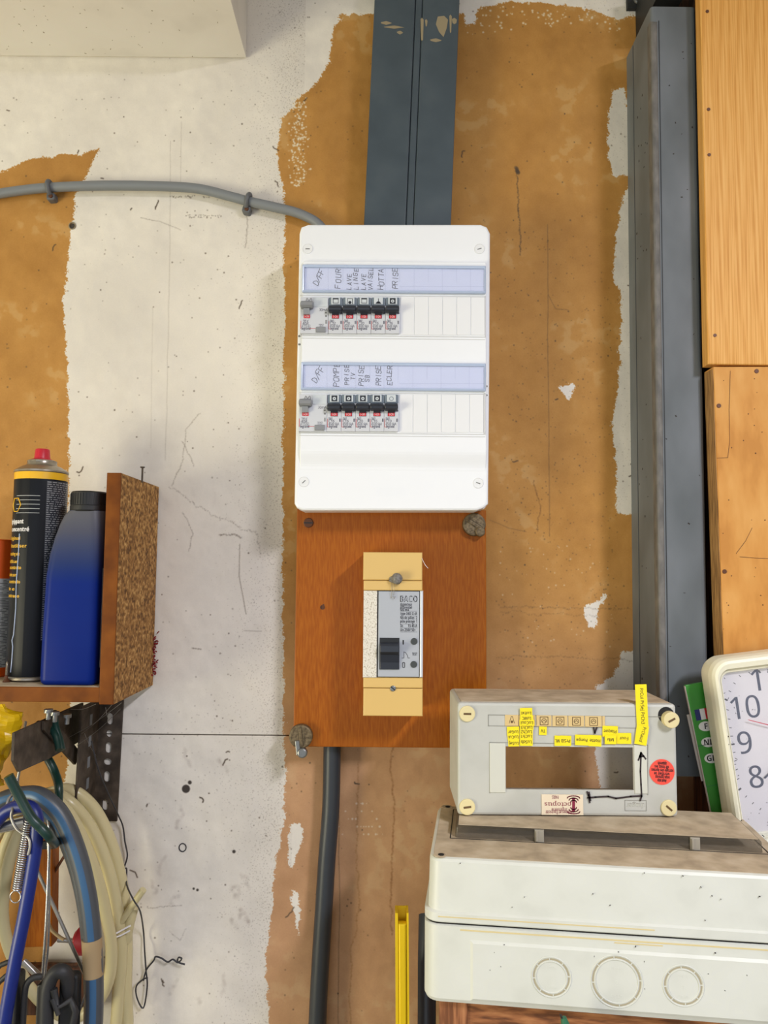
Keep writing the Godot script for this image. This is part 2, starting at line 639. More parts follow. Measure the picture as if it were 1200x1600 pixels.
func scratch(d: PackedByteArray, px: Array, r: float, color: Color, strength: float, wobble := 0.0) -> void:
	r *= 0.75
	strength *= 0.5
	var off := Vector2.ZERO
	for i in px.size() - 1:
		var a := wt(px[i][0], px[i][1])
		var b := wt(px[i + 1][0], px[i + 1][1])
		var n := maxi(1, int(a.distance_to(b) / 0.8))
		for k in n:
			off = (off + Vector2(rng.randf_range(-1, 1), rng.randf_range(-1, 1)) * (0.12 + wobble * 0.6)) * 0.97
			spot(d, a.lerp(b, float(k) / n) + off + Vector2(rng.randf_range(-1, 1), rng.randf_range(-1, 1)) * wobble * 0.6, r, color, strength * rng.randf_range(0.6, 1.0))


func wall_picture() -> ImageTexture:
	var mask := PackedByteArray()
	mask.resize(TW * TH)
	# bare hardboard
	fill_mask(mask, [[-300, 300], [-40, 285], [0, 270], [50, 247], [128, 240], [157, 230], [140, 262], [120, 300], [112, 350], [105, 420], [99, 480], [105, 560], [108, 650], [108, 740], [104, 900], [112, 1120], [105, 1200], [80, 1300], [60, 1800], [-300, 1800]], 1)
	fill_mask(mask, [[590, 22], [535, 22], [522, 45], [515, 95], [495, 130], [465, 155], [442, 185], [432, 240], [440, 280], [447, 330], [444, 400], [445, 500], [443, 640], [442, 900], [443, 1140], [446, 1200], [445, 1269], [435, 1327], [427, 1384], [424, 1427], [416, 1499], [421, 1600], [421, 1800], [1500, 1800], [1500, 20], [1000, 21], [963, 30], [925, 14], [850, 4], [788, 3], [746, 14], [742, 38], [728, 38], [725, 20]], 1)
	# paint left on it
	fill_mask(mask, [[958, 140], [978, 135], [990, 275], [960, 275], [950, 240], [950, 190]], 0)
	fill_mask(mask, [[985, 284], [976, 300], [968, 330], [961, 380], [958, 432], [970, 459], [971, 494], [967, 590], [957, 650], [958, 690], [963, 726], [964, 802], [1000, 803], [1000, 284]], 0)
	fill_mask(mask, [[915, 945], [930, 940], [945, 927], [946, 935], [937, 950], [930, 980], [918, 978], [913, 960]], 0)
	fill_mask(mask, [[872, 604], [898, 600], [896, 612], [890, 625], [884, 622]], 0)
	fill_mask(mask, [[932, 1071], [959, 1054], [972, 1019], [1010, 1018], [1010, 1260], [940, 1245], [925, 1130]], 0)
	fill_mask(mask, [[453, 1289], [460, 1284], [475, 1294], [476, 1305], [456, 1358], [450, 1350]], 0)
	fill_mask(mask, [[458, 1390], [466, 1396], [469, 1427], [468, 1462], [462, 1439], [456, 1407]], 0)
	var n1 := noise_bytes(0.05, 3, 11)
	var n2 := noise_bytes(0.05, 3, 12)
	var big := noise_bytes(0.006, 4, 13)
	var fine := noise_bytes(0.34, 2, 14)
	var mid := noise_bytes(0.03, 4, 15)
	var d := PackedByteArray()
	d.resize(TW * TH * 3)
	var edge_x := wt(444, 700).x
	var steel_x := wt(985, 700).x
	for y in TH:
		var low := smoothstep(900.0, 1300.0, float(y))
		var low_y := low
		for x in TW:
			var i := y * TW + x
			low = low_y * smoothstep(300.0, 460.0, float(x))
			var sx := clampi(x + (n1[i] - 128) / 26 + (fine[i] - 128) / 34, 0, TW - 1)
			var sy := clampi(y + (n2[i] - 128) / 26 + (fine[i] - 128) / 50, 0, TH - 1)
			var b := (big[i] - 128) / 128.0
			var f := (fine[i] - 128) / 128.0
			var m := (mid[i] - 128) / 128.0
			var r: float
			var g: float
			var bl: float
			if mask[sy * TW + sx] == 1:
				var k := b * 11.0 + f * 4.0 + m * 6.0
				r = lerpf(180, 188, low) + k
				g = lerpf(129, 144, low) + k * 0.95
				bl = lerpf(60, 104, low) + k * 0.8
				if b > 0.2 and m > 0.0:
					var h := minf((b - 0.2) * minf(m * 4.0, 1.0), 0.22)
					r = lerpf(r, 205, h)
					g = lerpf(g, 180, h)
					bl = lerpf(bl, 140, h)
			else:
				var k := b * 7.0 + f * 3.0 + m * 5.0 - 2.0
				r = 228 + k
				g = 221 + k
				bl = 210 + k * 0.9
				# roller stipple, dirt and some painted-in shadow, thicker towards the edge of the paint
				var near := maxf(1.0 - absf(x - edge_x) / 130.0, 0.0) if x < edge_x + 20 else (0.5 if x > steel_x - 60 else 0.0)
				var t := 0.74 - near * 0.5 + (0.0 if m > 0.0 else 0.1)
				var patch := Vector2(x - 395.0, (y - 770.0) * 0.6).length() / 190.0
				var dirt_and_shade := near * 0.13 * (0.6 + 0.4 * m) + 0.16 * maxf(1.0 - patch * patch, 0.0) * (0.7 + 0.6 * m)
				r = lerpf(r, 140, dirt_and_shade)
				g = lerpf(g, 130, dirt_and_shade)
				bl = lerpf(bl, 124, dirt_and_shade)
				if f > t:
					var s := minf((f - t) * 1.8, 0.42)
					r = lerpf(r, 120, s)
					g = lerpf(g, 108, s)
					bl = lerpf(bl, 98, s)
			d[i * 3] = clampi(int(r), 0, 255)
			d[i * 3 + 1] = clampi(int(g), 0, 255)
			d[i * 3 + 2] = clampi(int(bl), 0, 255)
	var dark := rgb(66, 52, 40)
	var grey := rgb(118, 106, 96)
	# flecks of dirt, drips and scratches
	for k in 2600:
		spot(d, Vector2(rng.randf() * TW, rng.randf() * TH), rng.randf_range(0.2, 1.1), dark, rng.randf_range(0.25, 0.8))
	for k in 90:
		var c := Vector2(rng.randf() * TW, rng.randf() * TH)
		var dir := Vector2.from_angle(rng.randf() * TAU) * rng.randf_range(0.5, 1.0)
		for j in rng.randi_range(6, 22):
			spot(d, c, 0.7, dark, 0.6)
			dir = dir.rotated(rng.randf_range(-0.5, 0.5))
			c += dir
	for k in 500:
		var c := wt(rng.randf_range(775, 965), rng.randf_range(360, 1080))
		spot(d, c, rng.randf_range(0.2, 0.9), dark, 0.5)
	for k in 240:
		spot(d, wt(rng.randfn(466, 7), rng.randf_range(150, 290)), rng.randf_range(0.4, 1.5), rgb(226, 218, 200), 0.8)
	for k in 140:
		spot(d, wt(rng.randf_range(725, 980), rng.randfn(20, 14)), rng.randf_range(0.4, 1.8), rgb(226, 218, 200), 0.7)
	for k in 26:
		spot(d, wt(rng.randf_range(520, 600), 1255 + rng.randi_range(0, 4) * 12), rng.randf_range(0.4, 1.5), rgb(226, 214, 200), 0.7)
	for k in 60:
		spot(d, wt(rng.randf_range(780, 960), rng.randf_range(850, 1010)), rng.randf_range(0.3, 1.2), rgb(220, 210, 190), 0.5)
	scratch(d, [[855, 350], [856, 560], [858, 838]], 0.7, dark, 0.55)
	scratch(d, [[856, 460], [868, 482], [888, 484]], 0.7, dark, 0.5)
	scratch(d, [[805, 268], [810, 340], [814, 400]], 1.1, dark, 0.7, 0.9)
	scratch(d, [[805, 262], [808, 272]], 3.5, dark, 0.8, 1.0)
	scratch(d, [[834, 750], [843, 790], [840, 830]], 1.0, rgb(96, 62, 26), 0.6, 0.6)
	scratch(d, [[780, 948], [900, 950], [985, 952]], 0.8, dark, 0.35, 1.4)
	scratch(d, [[782, 956], [880, 960], [940, 966]], 0.7, dark, 0.3, 1.4)
	scratch(d, [[780, 1026], [900, 1028], [988, 1030]], 0.8, dark, 0.35, 1.4)
	scratch(d, [[765, 812], [795, 825], [822, 830]], 0.6, dark, 0.5)
	scratch(d, [[528, 1190], [530, 1400], [527, 1600]], 0.7, dark, 0.6)
	scratch(d, [[613, 1160], [614, 1300], [611, 1460]], 1.5, rgb(134, 90, 52), 0.5, 1.0)
	scratch(d, [[559, 1190], [556, 1450], [545, 1500], [544, 1600]], 1.2, rgb(150, 104, 62), 0.5, 1.0)
	scratch(d, [[266, 220], [265, 330], [262, 540], [258, 720]], 0.6, grey, 0.4)
	scratch(d, [[283, 190], [281, 290]], 0.5, grey, 0.4)
	scratch(d, [[238, 480], [235, 700]], 0.5, grey, 0.3)
	scratch(d, [[384, 320], [385, 352], [383, 388]], 0.9, grey, 0.6, 0.6)
	scratch(d, [[220, 340], [250, 345], [282, 357]], 0.7, grey, 0.6, 0.5)
	scratch(d, [[312, 645], [290, 670], [285, 720], [268, 760]], 0.8, grey, 0.6, 0.7)
	scratch(d, [[284, 690], [302, 730]], 0.8, grey, 0.6, 0.7)
	scratch(d, [[285, 800], [300, 830], [296, 860]], 0.8, grey, 0.6, 0.8)
	scratch(d, [[262, 760], [330, 800], [400, 830], [404, 870]], 0.8, grey, 0.5, 1.5)
	scratch(d, [[374, 850], [373, 900], [384, 960]], 0.8, dark, 0.6)
	scratch(d, [[343, 835], [380, 838]], 1.2, dark, 0.5, 1.0)
	scratch(d, [[300, 1012], [314, 1014]], 1.0, dark, 0.6, 0.6)
	scratch(d, [[380, 985], [408, 986]], 0.8, grey, 0.5)
	scratch(d, [[230, 1418], [285, 1414]], 0.7, grey, 0.6, 0.6)
	scratch(d, [[265, 1455], [280, 1470], [290, 1452]], 0.7, grey, 0.4, 0.6)
	for k in 16:
		var c := Vector2(rng.randf_range(210, 400), rng.randf_range(1160, 1560))
		scratch(d, [[c.x, c.y], [c.x + rng.randf_range(-14, 14), c.y + rng.randf_range(10, 26)]], 3.0, rgb(160, 146, 136), 0.14, 3.0)
	for s in [[262, 305, 330, 309], [290, 335, 345, 340]]:
		for k in 40:
			spot(d, wt(rng.randf_range(s[0], s[2]), rng.randf_range(s[1], s[3])), rng.randf_range(0.3, 0.9), grey, 0.7)
	for s in [[113, 353, 4.5], [290, 1232, 5.5], [296, 1222, 2.5], [302, 1388, 1.4], [308, 1390, 1.6], [365, 1330, 2.2], [620, 1482, 3.0]]:
		spot(d, wt(s[0], s[1]), s[2], rgb(44, 36, 30), 0.9)
	for k in 160:
		spot(d, wt(rng.randf_range(200, 440), rng.randf_range(1100, 1300)), rng.randf_range(0.2, 0.8), grey, 0.35)
	var im := Image.create_from_data(TW, TH, false, Image.FORMAT_RGB8, d)
	return ImageTexture.create_from_image(im)


# ------------------------------------------------------------------ the setting
func struct(called: String, mb: MB, m: Material, label := "") -> MeshInstance3D:
	var o := put(self, called, mb, m)
	tag(o, label, "", "", "structure")
	return o


func bx(lo: Vector3, hi: Vector3, bevel := 0.0) -> MB:
	var b := MB.new()
	b.box((lo + hi) / 2, hi - lo, bevel)
	return b


func room() -> void:
	var wallm := mat("wall_surface", Color.WHITE, 0.72)
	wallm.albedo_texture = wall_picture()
	wallm.texture_repeat = false
	wallm.normal_enabled = true
	wallm.normal_texture = noise_tex(0.05, [], [], FastNoiseLite.TYPE_SIMPLEX_SMOOTH, 4, 512, 21, true)
	wallm.normal_scale = 0.18
	var w := Node3D.new()
	w.name = "wall_back"
	w.position = Vector3(0, 0, -WALL)
	add_child(w)
	tag(w, "back wall of painted hardboard sheets, half scraped bare", "", "", "structure")
	put(w, "wall_backing", bx(Vector3(-2.4, -0.1, -0.12), Vector3(2.8, 2.7, -0.013)), M.room)
	var seam := P(300, 1148, WALL).y
	var sheets := [Rect2(WX, WY, WW, seam - WY - 0.0008), Rect2(WX, seam + 0.0008, WW, WY + WH - seam - 0.0008)]
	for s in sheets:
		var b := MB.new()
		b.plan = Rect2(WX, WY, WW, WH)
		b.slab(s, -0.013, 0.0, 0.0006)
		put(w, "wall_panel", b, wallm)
	for s in [Rect2(-2.2, 0, 1.449, 2.6), Rect2(0.751, 0, 1.85, 2.6), Rect2(WX, 0, WW, 0.699), Rect2(WX, 2.451, WW, 0.149)]:
		var b := MB.new()
		b.slab(s, -0.013, 0.0, 0.0006)
		put(w, "wall_panel", b, M.paint)
	struct("floor", bx(Vector3(-2.4, -0.1, -1.2), Vector3(2.8, 0, 7.0)), M.floor, "grey concrete garage floor")
	struct("ceiling", bx(Vector3(-2.4, 2.6, -1.2), Vector3(2.8, 2.72, 3.3)), M.room, "white ceiling of the garage")
	var lw := MB.new()
	lw.box(Vector3(-2.3, 1.3, -0.7), Vector3(0.2, 2.6, 1.0))
	lw.box(Vector3(-2.3, 1.3, 2.1), Vector3(0.2, 2.6, 2.4))
	lw.box(Vector3(-2.3, 2.2, 0.35), Vector3(0.2, 0.8, 1.1))
	struct("wall_left", lw, M.room, "left wall of the garage with an open side door")
	struct("wall_right", bx(Vector3(2.6, 0, -1.2), Vector3(2.8, 2.6, 3.3)), M.room, "right wall of the garage")
	# the wall behind the camera, with a doorway added for fill light
	var f := MB.new()
	f.box(Vector3(0.2, 2.4, 3.2), Vector3(4.8, 0.4, 0.2))
	f.box(Vector3(-2.1, 1.1, 3.2), Vector3(0.2, 2.2, 0.2))
	f.box(Vector3(1.8, 1.1, 3.2), Vector3(1.6, 2.2, 0.2))
	struct("wall_front", f, M.room, "wall behind the camera round a doorway added for fill light")
	# boxed-in soffit at the top left
	var e := P(385, 92, WALL)
	var sof := struct("trim_1", bx(Vector3(-2.2, e.y, -WALL), Vector3(e.x, 2.6, -0.92), 0.003), M.paint, "white painted boxed soffit at the top left of the wall")
	var sp := MB.new()
	for k in 70:
		sp.xf = Transform3D(Basis(Vector3.UP, rng.randf() * TAU), Vector3(rng.randf_range(-0.62, e.x - 0.006), e.y, rng.randf_range(-WALL + 0.004, -0.93)))
		sp.box(Vector3.ZERO, Vector3(rng.randf_range(0.0006, 0.0028), 0.0005, rng.randf_range(0.0004, 0.001)))
	put(sof, "dirt_specks", sp, M.scuff).set_meta("kind", "stuff")


func lights() -> void:
	var cam := Camera3D.new()
	cam.name = "camera"
	cam.position = EYE
	cam.rotation = Vector3(PITCH, 0, ROLL)
	cam.fov = rad_to_deg(2 * atan(800.0 / F))
	cam.near = 0.02
	cam.current = true
	add_child(cam)
	var we := WorldEnvironment.new()
	we.name = "world"
	var env := Environment.new()
	env.background_mode = Environment.BG_SKY
	var sky := Sky.new()
	var sm := ProceduralSkyMaterial.new()
	sm.sky_top_color = rgb(190, 205, 235)
	sm.sky_horizon_color = rgb(235, 232, 225)
	sm.ground_horizon_color = rgb(170, 165, 155)
	sm.ground_bottom_color = rgb(120, 115, 105)
	sky.sky_material = sm
	env.sky = sky
	env.background_energy_multiplier = 1.2
	env.tonemap_mode = Environment.TONE_MAPPER_LINEAR
	env.tonemap_exposure = 1.0
	env.sdfgi_enabled = true
	env.ssao_enabled = true
	env.ssil_enabled = true
	we.environment = env
	add_child(we)
	# daylight from the side door on the left, low and warm
	area("side_door_daylight", Vector3(-2.15, 0.85, 0.5), Vector3(0, 1.85, -WALL), Vector2(0.8, 1.1), rgb(255, 248, 214), 4.4)
	# added fill light, standing in for daylight through the doorway behind the camera
	area("doorway_fill", Vector3(-0.4, 1.3, 3.05), Vector3(0, 1.5, -WALL), Vector2(2.6, 1.6), rgb(220, 237, 255), 2.2)


func area(called: String, at: Vector3, to: Vector3, size: Vector2, color: Color, energy: float) -> void:
	var a := AreaLight3D.new()
	a.name = called
	a.area_size = size
	a.light_color = color
	a.light_energy = energy
	a.area_range = 12.0
	a.shadow_enabled = true
	add_child(a)
	a.look_at_from_position(at, to)


func strip_lamp() -> void:
	var t := thing("ceiling_lamp", "white batten ceiling lamp behind the camera on the right", "lamp", Vector3(1.05, 2.6, 0.75))
	put(t, "lamp_base", bx(Vector3(-0.09, -0.05, -0.33), Vector3(0.09, 0, 0.33), 0.004), M.lamp_case)
	var glow := mat("lamp_glow", Color.WHITE, 0.5)
	glow.emission_enabled = true
	glow.emission = rgb(255, 246, 236)
	glow.emission_energy_multiplier = 2.0
	put(t, "diffuser", bx(Vector3(-0.08, -0.075, -0.32), Vector3(0.08, -0.05, 0.32), 0.006), glow)
	var a := AreaLight3D.new()
	a.name = "lamp_light"
	a.area_size = Vector2(0.16, 0.64)
	a.light_color = rgb(243, 243, 255)
	a.light_energy = 5.8
	a.area_range = 12.0
	a.shadow_enabled = true
	a.rotation.x = -PI / 2
	a.position = Vector3(0, -0.085, 0)
	t.add_child(a)


# ------------------------------------------------------------------ distribution board
func breaker_meshes(o: Node3D, d: float) -> Dictionary:
	# one breaker, its front on the plane z = 0 and its middle at the origin; s is a photo pixel there
	var s := R(o, 500, 500, 522, 501, d).size.x / 22.0
	var k := {"s": s}
	var b := MB.new()
	b.slab(Rect2(-10.9 * s, -29 * s, 21.8 * s, 44 * s), -0.03, 0.0, 0.0006)
	k.body = b.done()
	b = MB.new()
	b.slab(Rect2(-10.9 * s, 15.1 * s, 21.8 * s, 14 * s), -0.03, -0.001, 0.001, 0.0015)
	k.cap = b.done()
	b = MB.new()
	b.slab(Rect2(-7 * s, 17 * s, 14 * s, 11 * s), -0.002, 0.0004, 0.0003, 0.0008)
	k.icon = b.done()
	b = MB.new()
	b.slab(Rect2(-5.5 * s, -5.5 * s, 11 * s, 11 * s), -0.001, 0.0003)
	k.slot = b.done()
	b = MB.new()
	b.sweep_x(PackedVector2Array([Vector2(0, 2.6 * s), Vector2(0.0065, 3 * s), Vector2(0.0095, 5 * s), Vector2(0.01, 7.5 * s), Vector2(0.0088, 10.5 * s), Vector2(0.0055, 13.4 * s), Vector2(0, 14 * s)]), -10.3 * s, 10.3 * s, 0.0012)
	b.sweep_x(PackedVector2Array([Vector2(0, -0.5 * s), Vector2(0.003, 0), Vector2(0.006, 3.5 * s), Vector2(0, 3.5 * s)]), -5.3 * s, 5.3 * s)
	k.toggle = b.done()
	b = MB.new()
	b.slab(Rect2(-5.2 * s, -5.2 * s, 10.4 * s, 5.6 * s), 0.0, 0.0008, 0.0002)
	k.flag = b.done()
	b = MB.new()
	b.slab(Rect2(-10.4 * s, -22.5 * s, 0.7 * s, 13 * s), -0.001, 0.0002)
	b.slab(Rect2(-10.4 * s, -22.5 * s, 3 * s, 0.7 * s), -0.001, 0.0002)
	k.print = b.done()
	b = MB.new()
	b.slab(Rect2(7.5 * s, 2 * s, 3.2 * s, 2 * s), -0.001, 0.0003)
	b.slab(Rect2(8.0 * s, -14 * s, 1.0 * s, 5 * s), -0.001, 0.0002)
	b.slab(Rect2(9.5 * s, -14 * s, 0.6 * s, 5 * s), -0.001, 0.0002)
	k.marks = b.done()
	return k


func breaker_icon(parent: Node3D, s: float, kind: int) -> void:
	var b := MB.new()
	if kind == 0:
		b.slab(Rect2(-4.5 * s, 25 * s, 9 * s, 2 * s), 0, 0.0006)
		b.ribbon(PackedVector2Array([Vector2(-4, 26) * s, Vector2(-4, 19) * s, Vector2(4, 19) * s, Vector2(4, 26) * s]), 0.7 * s, 0.0006)
	elif kind == 1:
		b.ribbon(PackedVector2Array([Vector2(-4, 18) * s, Vector2(-4, 26) * s, Vector2(4, 26) * s, Vector2(4, 18) * s]), 0.8 * s, 0.0006)
		b.disc(Vector2(0, 20) * s, 2.4 * s, 0, 0.0006)
	elif kind == 2:
		b.ribbon(PackedVector2Array([Vector2(0, 19) * s, Vector2(0, 26) * s]), 0.9 * s, 0.0006)
		b.extrude(PackedVector2Array([Vector2(-4.5, 18) * s, Vector2(4.5, 18) * s, Vector2(2, 21.5) * s, Vector2(-2, 21.5) * s]), 0, 0.0006)
	elif kind == 3:
		b.rings([[MB.rrect(Rect2(-4.5 * s, 18 * s, 9 * s, 9 * s), 0.2 * s), 0.0], [MB.rrect(Rect2(-4.5 * s, 18 * s, 9 * s, 9 * s), 0.2 * s), 0.0006], [MB.rrect(Rect2(-2.6 * s, 19.6 * s, 5.2 * s, 5.2 * s), 2.5 * s), 0.0006]], false, false, false)
		b.disc(Vector2(0, 22.2) * s, 0.9 * s, 0, 0.0006, 0, 8)
	else:
		b.rings([[MB.circle(Vector2(0, 22) * s, 3.4 * s), 0.0], [MB.circle(Vector2(0, 22) * s, 3.4 * s), 0.0006], [MB.circle(Vector2(0, 22) * s, 2.6 * s), 0.0006]], false, false, false)
	put(parent, "pictogram", b, M.breaker_cap if kind == 4 else M.toggle)


func distribution_board() -> void:
	var d := 0.977
	var base := P(612, 797, d)
	var o := thing("distribution_board", "white two-row distribution board with handwritten strips, above the varnished wooden board", "fuse box", Vector3(base.x, base.y, -WALL))
	var zf := 0.103
	var b := MB.new()
	b.slab(R(o, 469, 352, 762, 793, d + 0.01), 0.0, 0.075, 0.001, 0.006)
	put(o, "back_box", b, M.white_plastic)
	b = MB.new()
	b.extrude(poly(o, [[481, 347], [752, 347], [762, 351], [767, 361], [766, 570], [764, 787], [757, 793], [746, 797], [472, 797], [463, 793], [459, 786], [463, 570], [467, 361], [470, 351]], d), 0.06, 0.097, 0.003)
	var u := R(o, 471, 406, 760, 738, d)
	var pr := PackedVector2Array([Vector2(0.08, u.position.y), Vector2(0.0965, u.position.y)])
	for k in 9:
		var t := k / 8.0
		pr.append(Vector2(lerpf(0.0972, zf, smoothstep(0.0, 1.0, t)), u.position.y + 0.004 + t * 0.026))
	pr.append(Vector2(zf, u.end.y - 0.003))
	pr.append(Vector2(0.0965, u.end.y))
	pr.append(Vector2(0.08, u.end.y))
	b.sweep_x(pr, u.position.x, u.end.x, 0.0008)
	put(o, "cover", b, M.white_plastic)
	for c in [[480, 386, 0.0], [750, 386, 0.3], [474, 752, 0.75], [748, 754, -0.35]]:
		var p := L2(o, c[0], c[1], d)
		b = MB.new()
		b.rings([[MB.circle(p, 0.0068), 0.09], [MB.circle(p, 0.0068), 0.0976], [MB.circle(p, 0.0064), 0.0979], [MB.circle(p, 0.006), 0.0974]], true, false, true)
		var sc := put(o, "cover_screw", b, M.blank)
		b = MB.new()
		b.xf = Transform3D(Basis(Vector3.BACK, c[2]), Vector3(p.x, p.y, 0))
		b.slab(Rect2(-0.0028, -0.0006, 0.0056, 0.0012), 0.097, 0.0977)
		put(sc, "slot", b, M.slot)
	# embossed maker's plate
	b = MB.new()
	var e := R(o, 589, 762, 631, 775, d)
	b.rings([[MB.rrect(e, 0.0005), 0.096], [MB.rrect(e, 0.0005), 0.0973], [MB.rrect(e.grow(-0.0008), 0.0005), 0.0973], [MB.rrect(e.grow(-0.0008), 0.0005), 0.0965]], false, false, false)
	put(o, "logo_plate", b, M.white_plastic)
	text(o, "logo_lettering", "legrand", 0.006, Vector3(e.get_center().x, e.get_center().y + 0.0005, 0.0970), M.white_plastic, 0, 0.03, font("Droid Sans", 700))
	for c in [[467, 523], [467, 536], [761, 602], [761, 616]]:
		b = MB.new()
		var p := L2(o, c[0], c[1], d)
		b.slab(Rect2(p.x - 0.0015, p.y - 0.0012, 0.003, 0.0024), 0.096, 0.0975, 0, 0.0008)
		put(o, "latch_notch", b, M.slot)
	var kit := breaker_meshes(o, d)
	var s: float = kit.s
	var ratings := [["C32", "C20", "C20", "C16", "C16"], ["C16", "C16", "C20", "C16", "C10"]]
	var icons := [[0, 1, 0, 2, 3], [3, 3, 3, 3, 4]]
	for row in 2:
		var dy := 152.0 * row
		var dx := -2.0 * row
		# writing strip
		var h := put(o, "label_holder", _holder(o, dx, dy, d, zf), M.strip_frame)
		b = MB.new()
		b.slab(R(o, 476 + dx, 420 + dy, 757, 455 + dy, d), zf - 0.001, zf + 0.0012)
		put(h, "paper_strip", b, M.strip_paper)
		b = MB.new()
		for x in [513, 536, 558, 580, 602, 624, 647, 669, 691, 713, 735]:
			var p := L2(o, x + dx, 420 + dy, d)
			var q := L2(o, x + dx, (455 if (x - 513) % 44 < 3 else 441) + dy, d)
			b.ribbon(PackedVector2Array([p, q]), 0.0004, zf + 0.0013)
		b.ribbon(PackedVector2Array([L2(o, 624, 448 + dy, d), L2(o, 756, 448 + dy, d)]), 0.0004, zf + 0.0013)
		put(h, "ruled_lines", b, M.strip_line)
		b = MB.new()
		var words := [["D/FF", 497, 447, 9.0, 6.5, -0.45], ["FOUR", 532, 451, 8.0, 8.4, 0], ["LAVE", 549, 453, 6.5, 6.8, 0.0], ["LINGE", 559, 453, 6.5, 7.2, 0.0], ["LAVE", 571, 453, 6.5, 6.8, 0.0], ["VAISEL", 582, 454, 6.5, 6.2, 0.0], ["HOTTA", 599, 453, 8.0, 6.8, 0.0], ["PRISE", 621, 452, 8.0, 6.9, 0.0]]
		if row == 1:
			words = [["D/FF", 497, 599, 9.0, 6.5, -0.45], ["POMPE", 532, 604, 8.5, 7.6, 0], ["PRISE", 547, 602, 6.5, 6.8, 0.0], ["TV", 556, 594, 6.0, 6.5, 0.0], ["PRISE", 570, 603, 7.5, 6.6, 0.0], ["SB", 579, 597, 6.5, 7.0, 0.0], ["PRISE", 597, 603, 7.5, 6.4, 0.0], ["ECLERA", 614, 602, 7.0, 6.2, 0.0]]
		for w in words:
			pen(b, w[0], L2(o, w[1] + dx, w[2], d), w[3] * s, w[4] * s, zf + 0.0014, w[5])
		put(h, "handwriting", b, M.ink)
		b = MB.new()
		b.slab(R(o, 475 + dx, 419 + dy, 757, 456 + dy, d), zf + 0.0022, zf + 0.003)
		put(h, "clear_cover", b, M.clear)
		# frame of the breaker row
		b = MB.new()
		for r in [[469, 462, 759, 463.2], [469, 525, 759, 526.2], [757.6, 462, 758.6, 526]]:
			b.slab(R(o, r[0] + dx, r[1] + dy, r[2], r[3] + dy, d), zf - 0.001, zf + 0.0006, 0.0003)
		b.slab(R(o, 470 + dx, 529 + dy, 758, 530 + dy, d), zf - 0.001, zf + 0.0004)
		put(o, "row_frame", b, M.white_plastic_line)
		for k in 6:
			b = MB.new()
			b.slab(R(o, 625.5 + dx + k * 22.1, 464.5 + dy, 646.9 + dx + k * 22.1, 524 + dy, d), zf - 0.001, zf + 0.0008, 0.0004)
			put(o, "blanking_plate", b, M.blank)
		# the two-module residual current device
		var zb := zf + 0.004
		var c0 := L2(o, 491.5 + dx, 494 + dy, d)
		var rcd := put(o, "residual_current_breaker", _rcd_body(s), M.breaker, "double-width residual current breaker with grey lever")
		rcd.position = Vector3(c0.x, c0.y, zb)
		b = MB.new()
		b.slab(Rect2(-1 * s, 13.5 * s, 21.5 * s, 14.5 * s), -0.002, 0.0006, 0.0003, 0.0008)
		put(rcd, "label_window", b, M.breaker_icon)
		b = MB.new()
		b.sweep_x(PackedVector2Array([Vector2(0, 9 * s), Vector2(0.008, 9.5 * s), Vector2(0.0105, 12 * s), Vector2(0.0095, 17 * s), Vector2(0.005, 20.5 * s), Vector2(0, 20.5 * s)]), -21.3 * s, -1 * s, 0.0015)
		b.sweep_x(PackedVector2Array([Vector2(0, 0), Vector2(0.004, 0), Vector2(0.006, 9 * s), Vector2(0, 9 * s)]), -16.5 * s, -7 * s)
		b.tube(smooth_path([Vector3(-13 * s, 20 * s, 0.003), Vector3(-11 * s, 25 * s, 0.005), Vector3(-8 * s, 21 * s, 0.004), Vector3(-5 * s, 25 * s, 0.005), Vector3(-3 * s, 20 * s, 0.003)], 4), 0.0005, 6)
		put(rcd, "lever", b, M.grey_lever)
		b = MB.new()
		b.slab(Rect2(-16.3 * s, -5 * s, 9.6 * s, 5.5 * s), -0.001, 0.0008)
		put(rcd, "red_flag", b, M.red_flag)
		text(rcd, "lettering", "I-On", 2.3 * s, Vector3(-11.5 * s, -2.4 * s, 0.0008), M.white_print, 0, 6.5 * s)
		b = MB.new()
		b.slab(Rect2(3 * s, -27.5 * s, 15.5 * s, 8.5 * s), -0.001, 0.0022, 0.0008, 0.001)
		put(rcd, "test_button", b, M.grey_lever)
		b = MB.new()
		b.slab(Rect2(-21.2 * s, -22 * s, 0.8 * s, 13 * s), -0.001, 0.0002)
		b.slab(Rect2(-7 * s, -21.6 * s, 9 * s, 0.7 * s), -0.001, 0.0002)
		put(rcd, "red_print", b, M.red_print)
		for w in [["40A", -13.5, -13.5, 3.6, 0.0], ["TYPE AC", -13, -9.7, 1.8, 9.0], ["4 115 67", -12.5, -17.6, 2.4, 13.0], ["legrand", -12.5, -21.4, 2.6, 14.0], ["30mA", 14, 8.5, 3.2, 13.0], ["TEST", 11, -16, 1.8, 8.0]]:
			text(rcd, "lettering", w[0], w[3] * s, Vector3(w[1] * s, w[2] * s, 0), M.ink, 0, w[4] * s, font("Droid Sans", 700 if w[0] == "legrand" else 400))
		b = MB.new()
		for r in [[16.5, 3, 3, 2.2], [17, -2.5, 2.6, 2.6], [17.5, -13.5, 1.2, 6.0], [19.4, -13.5, 0.7, 6.0]]:
			b.slab(Rect2(r[0] * s, r[1] * s, r[2] * s, r[3] * s), -0.001, 0.0002)
		put(rcd, "symbols", b, M.slot)
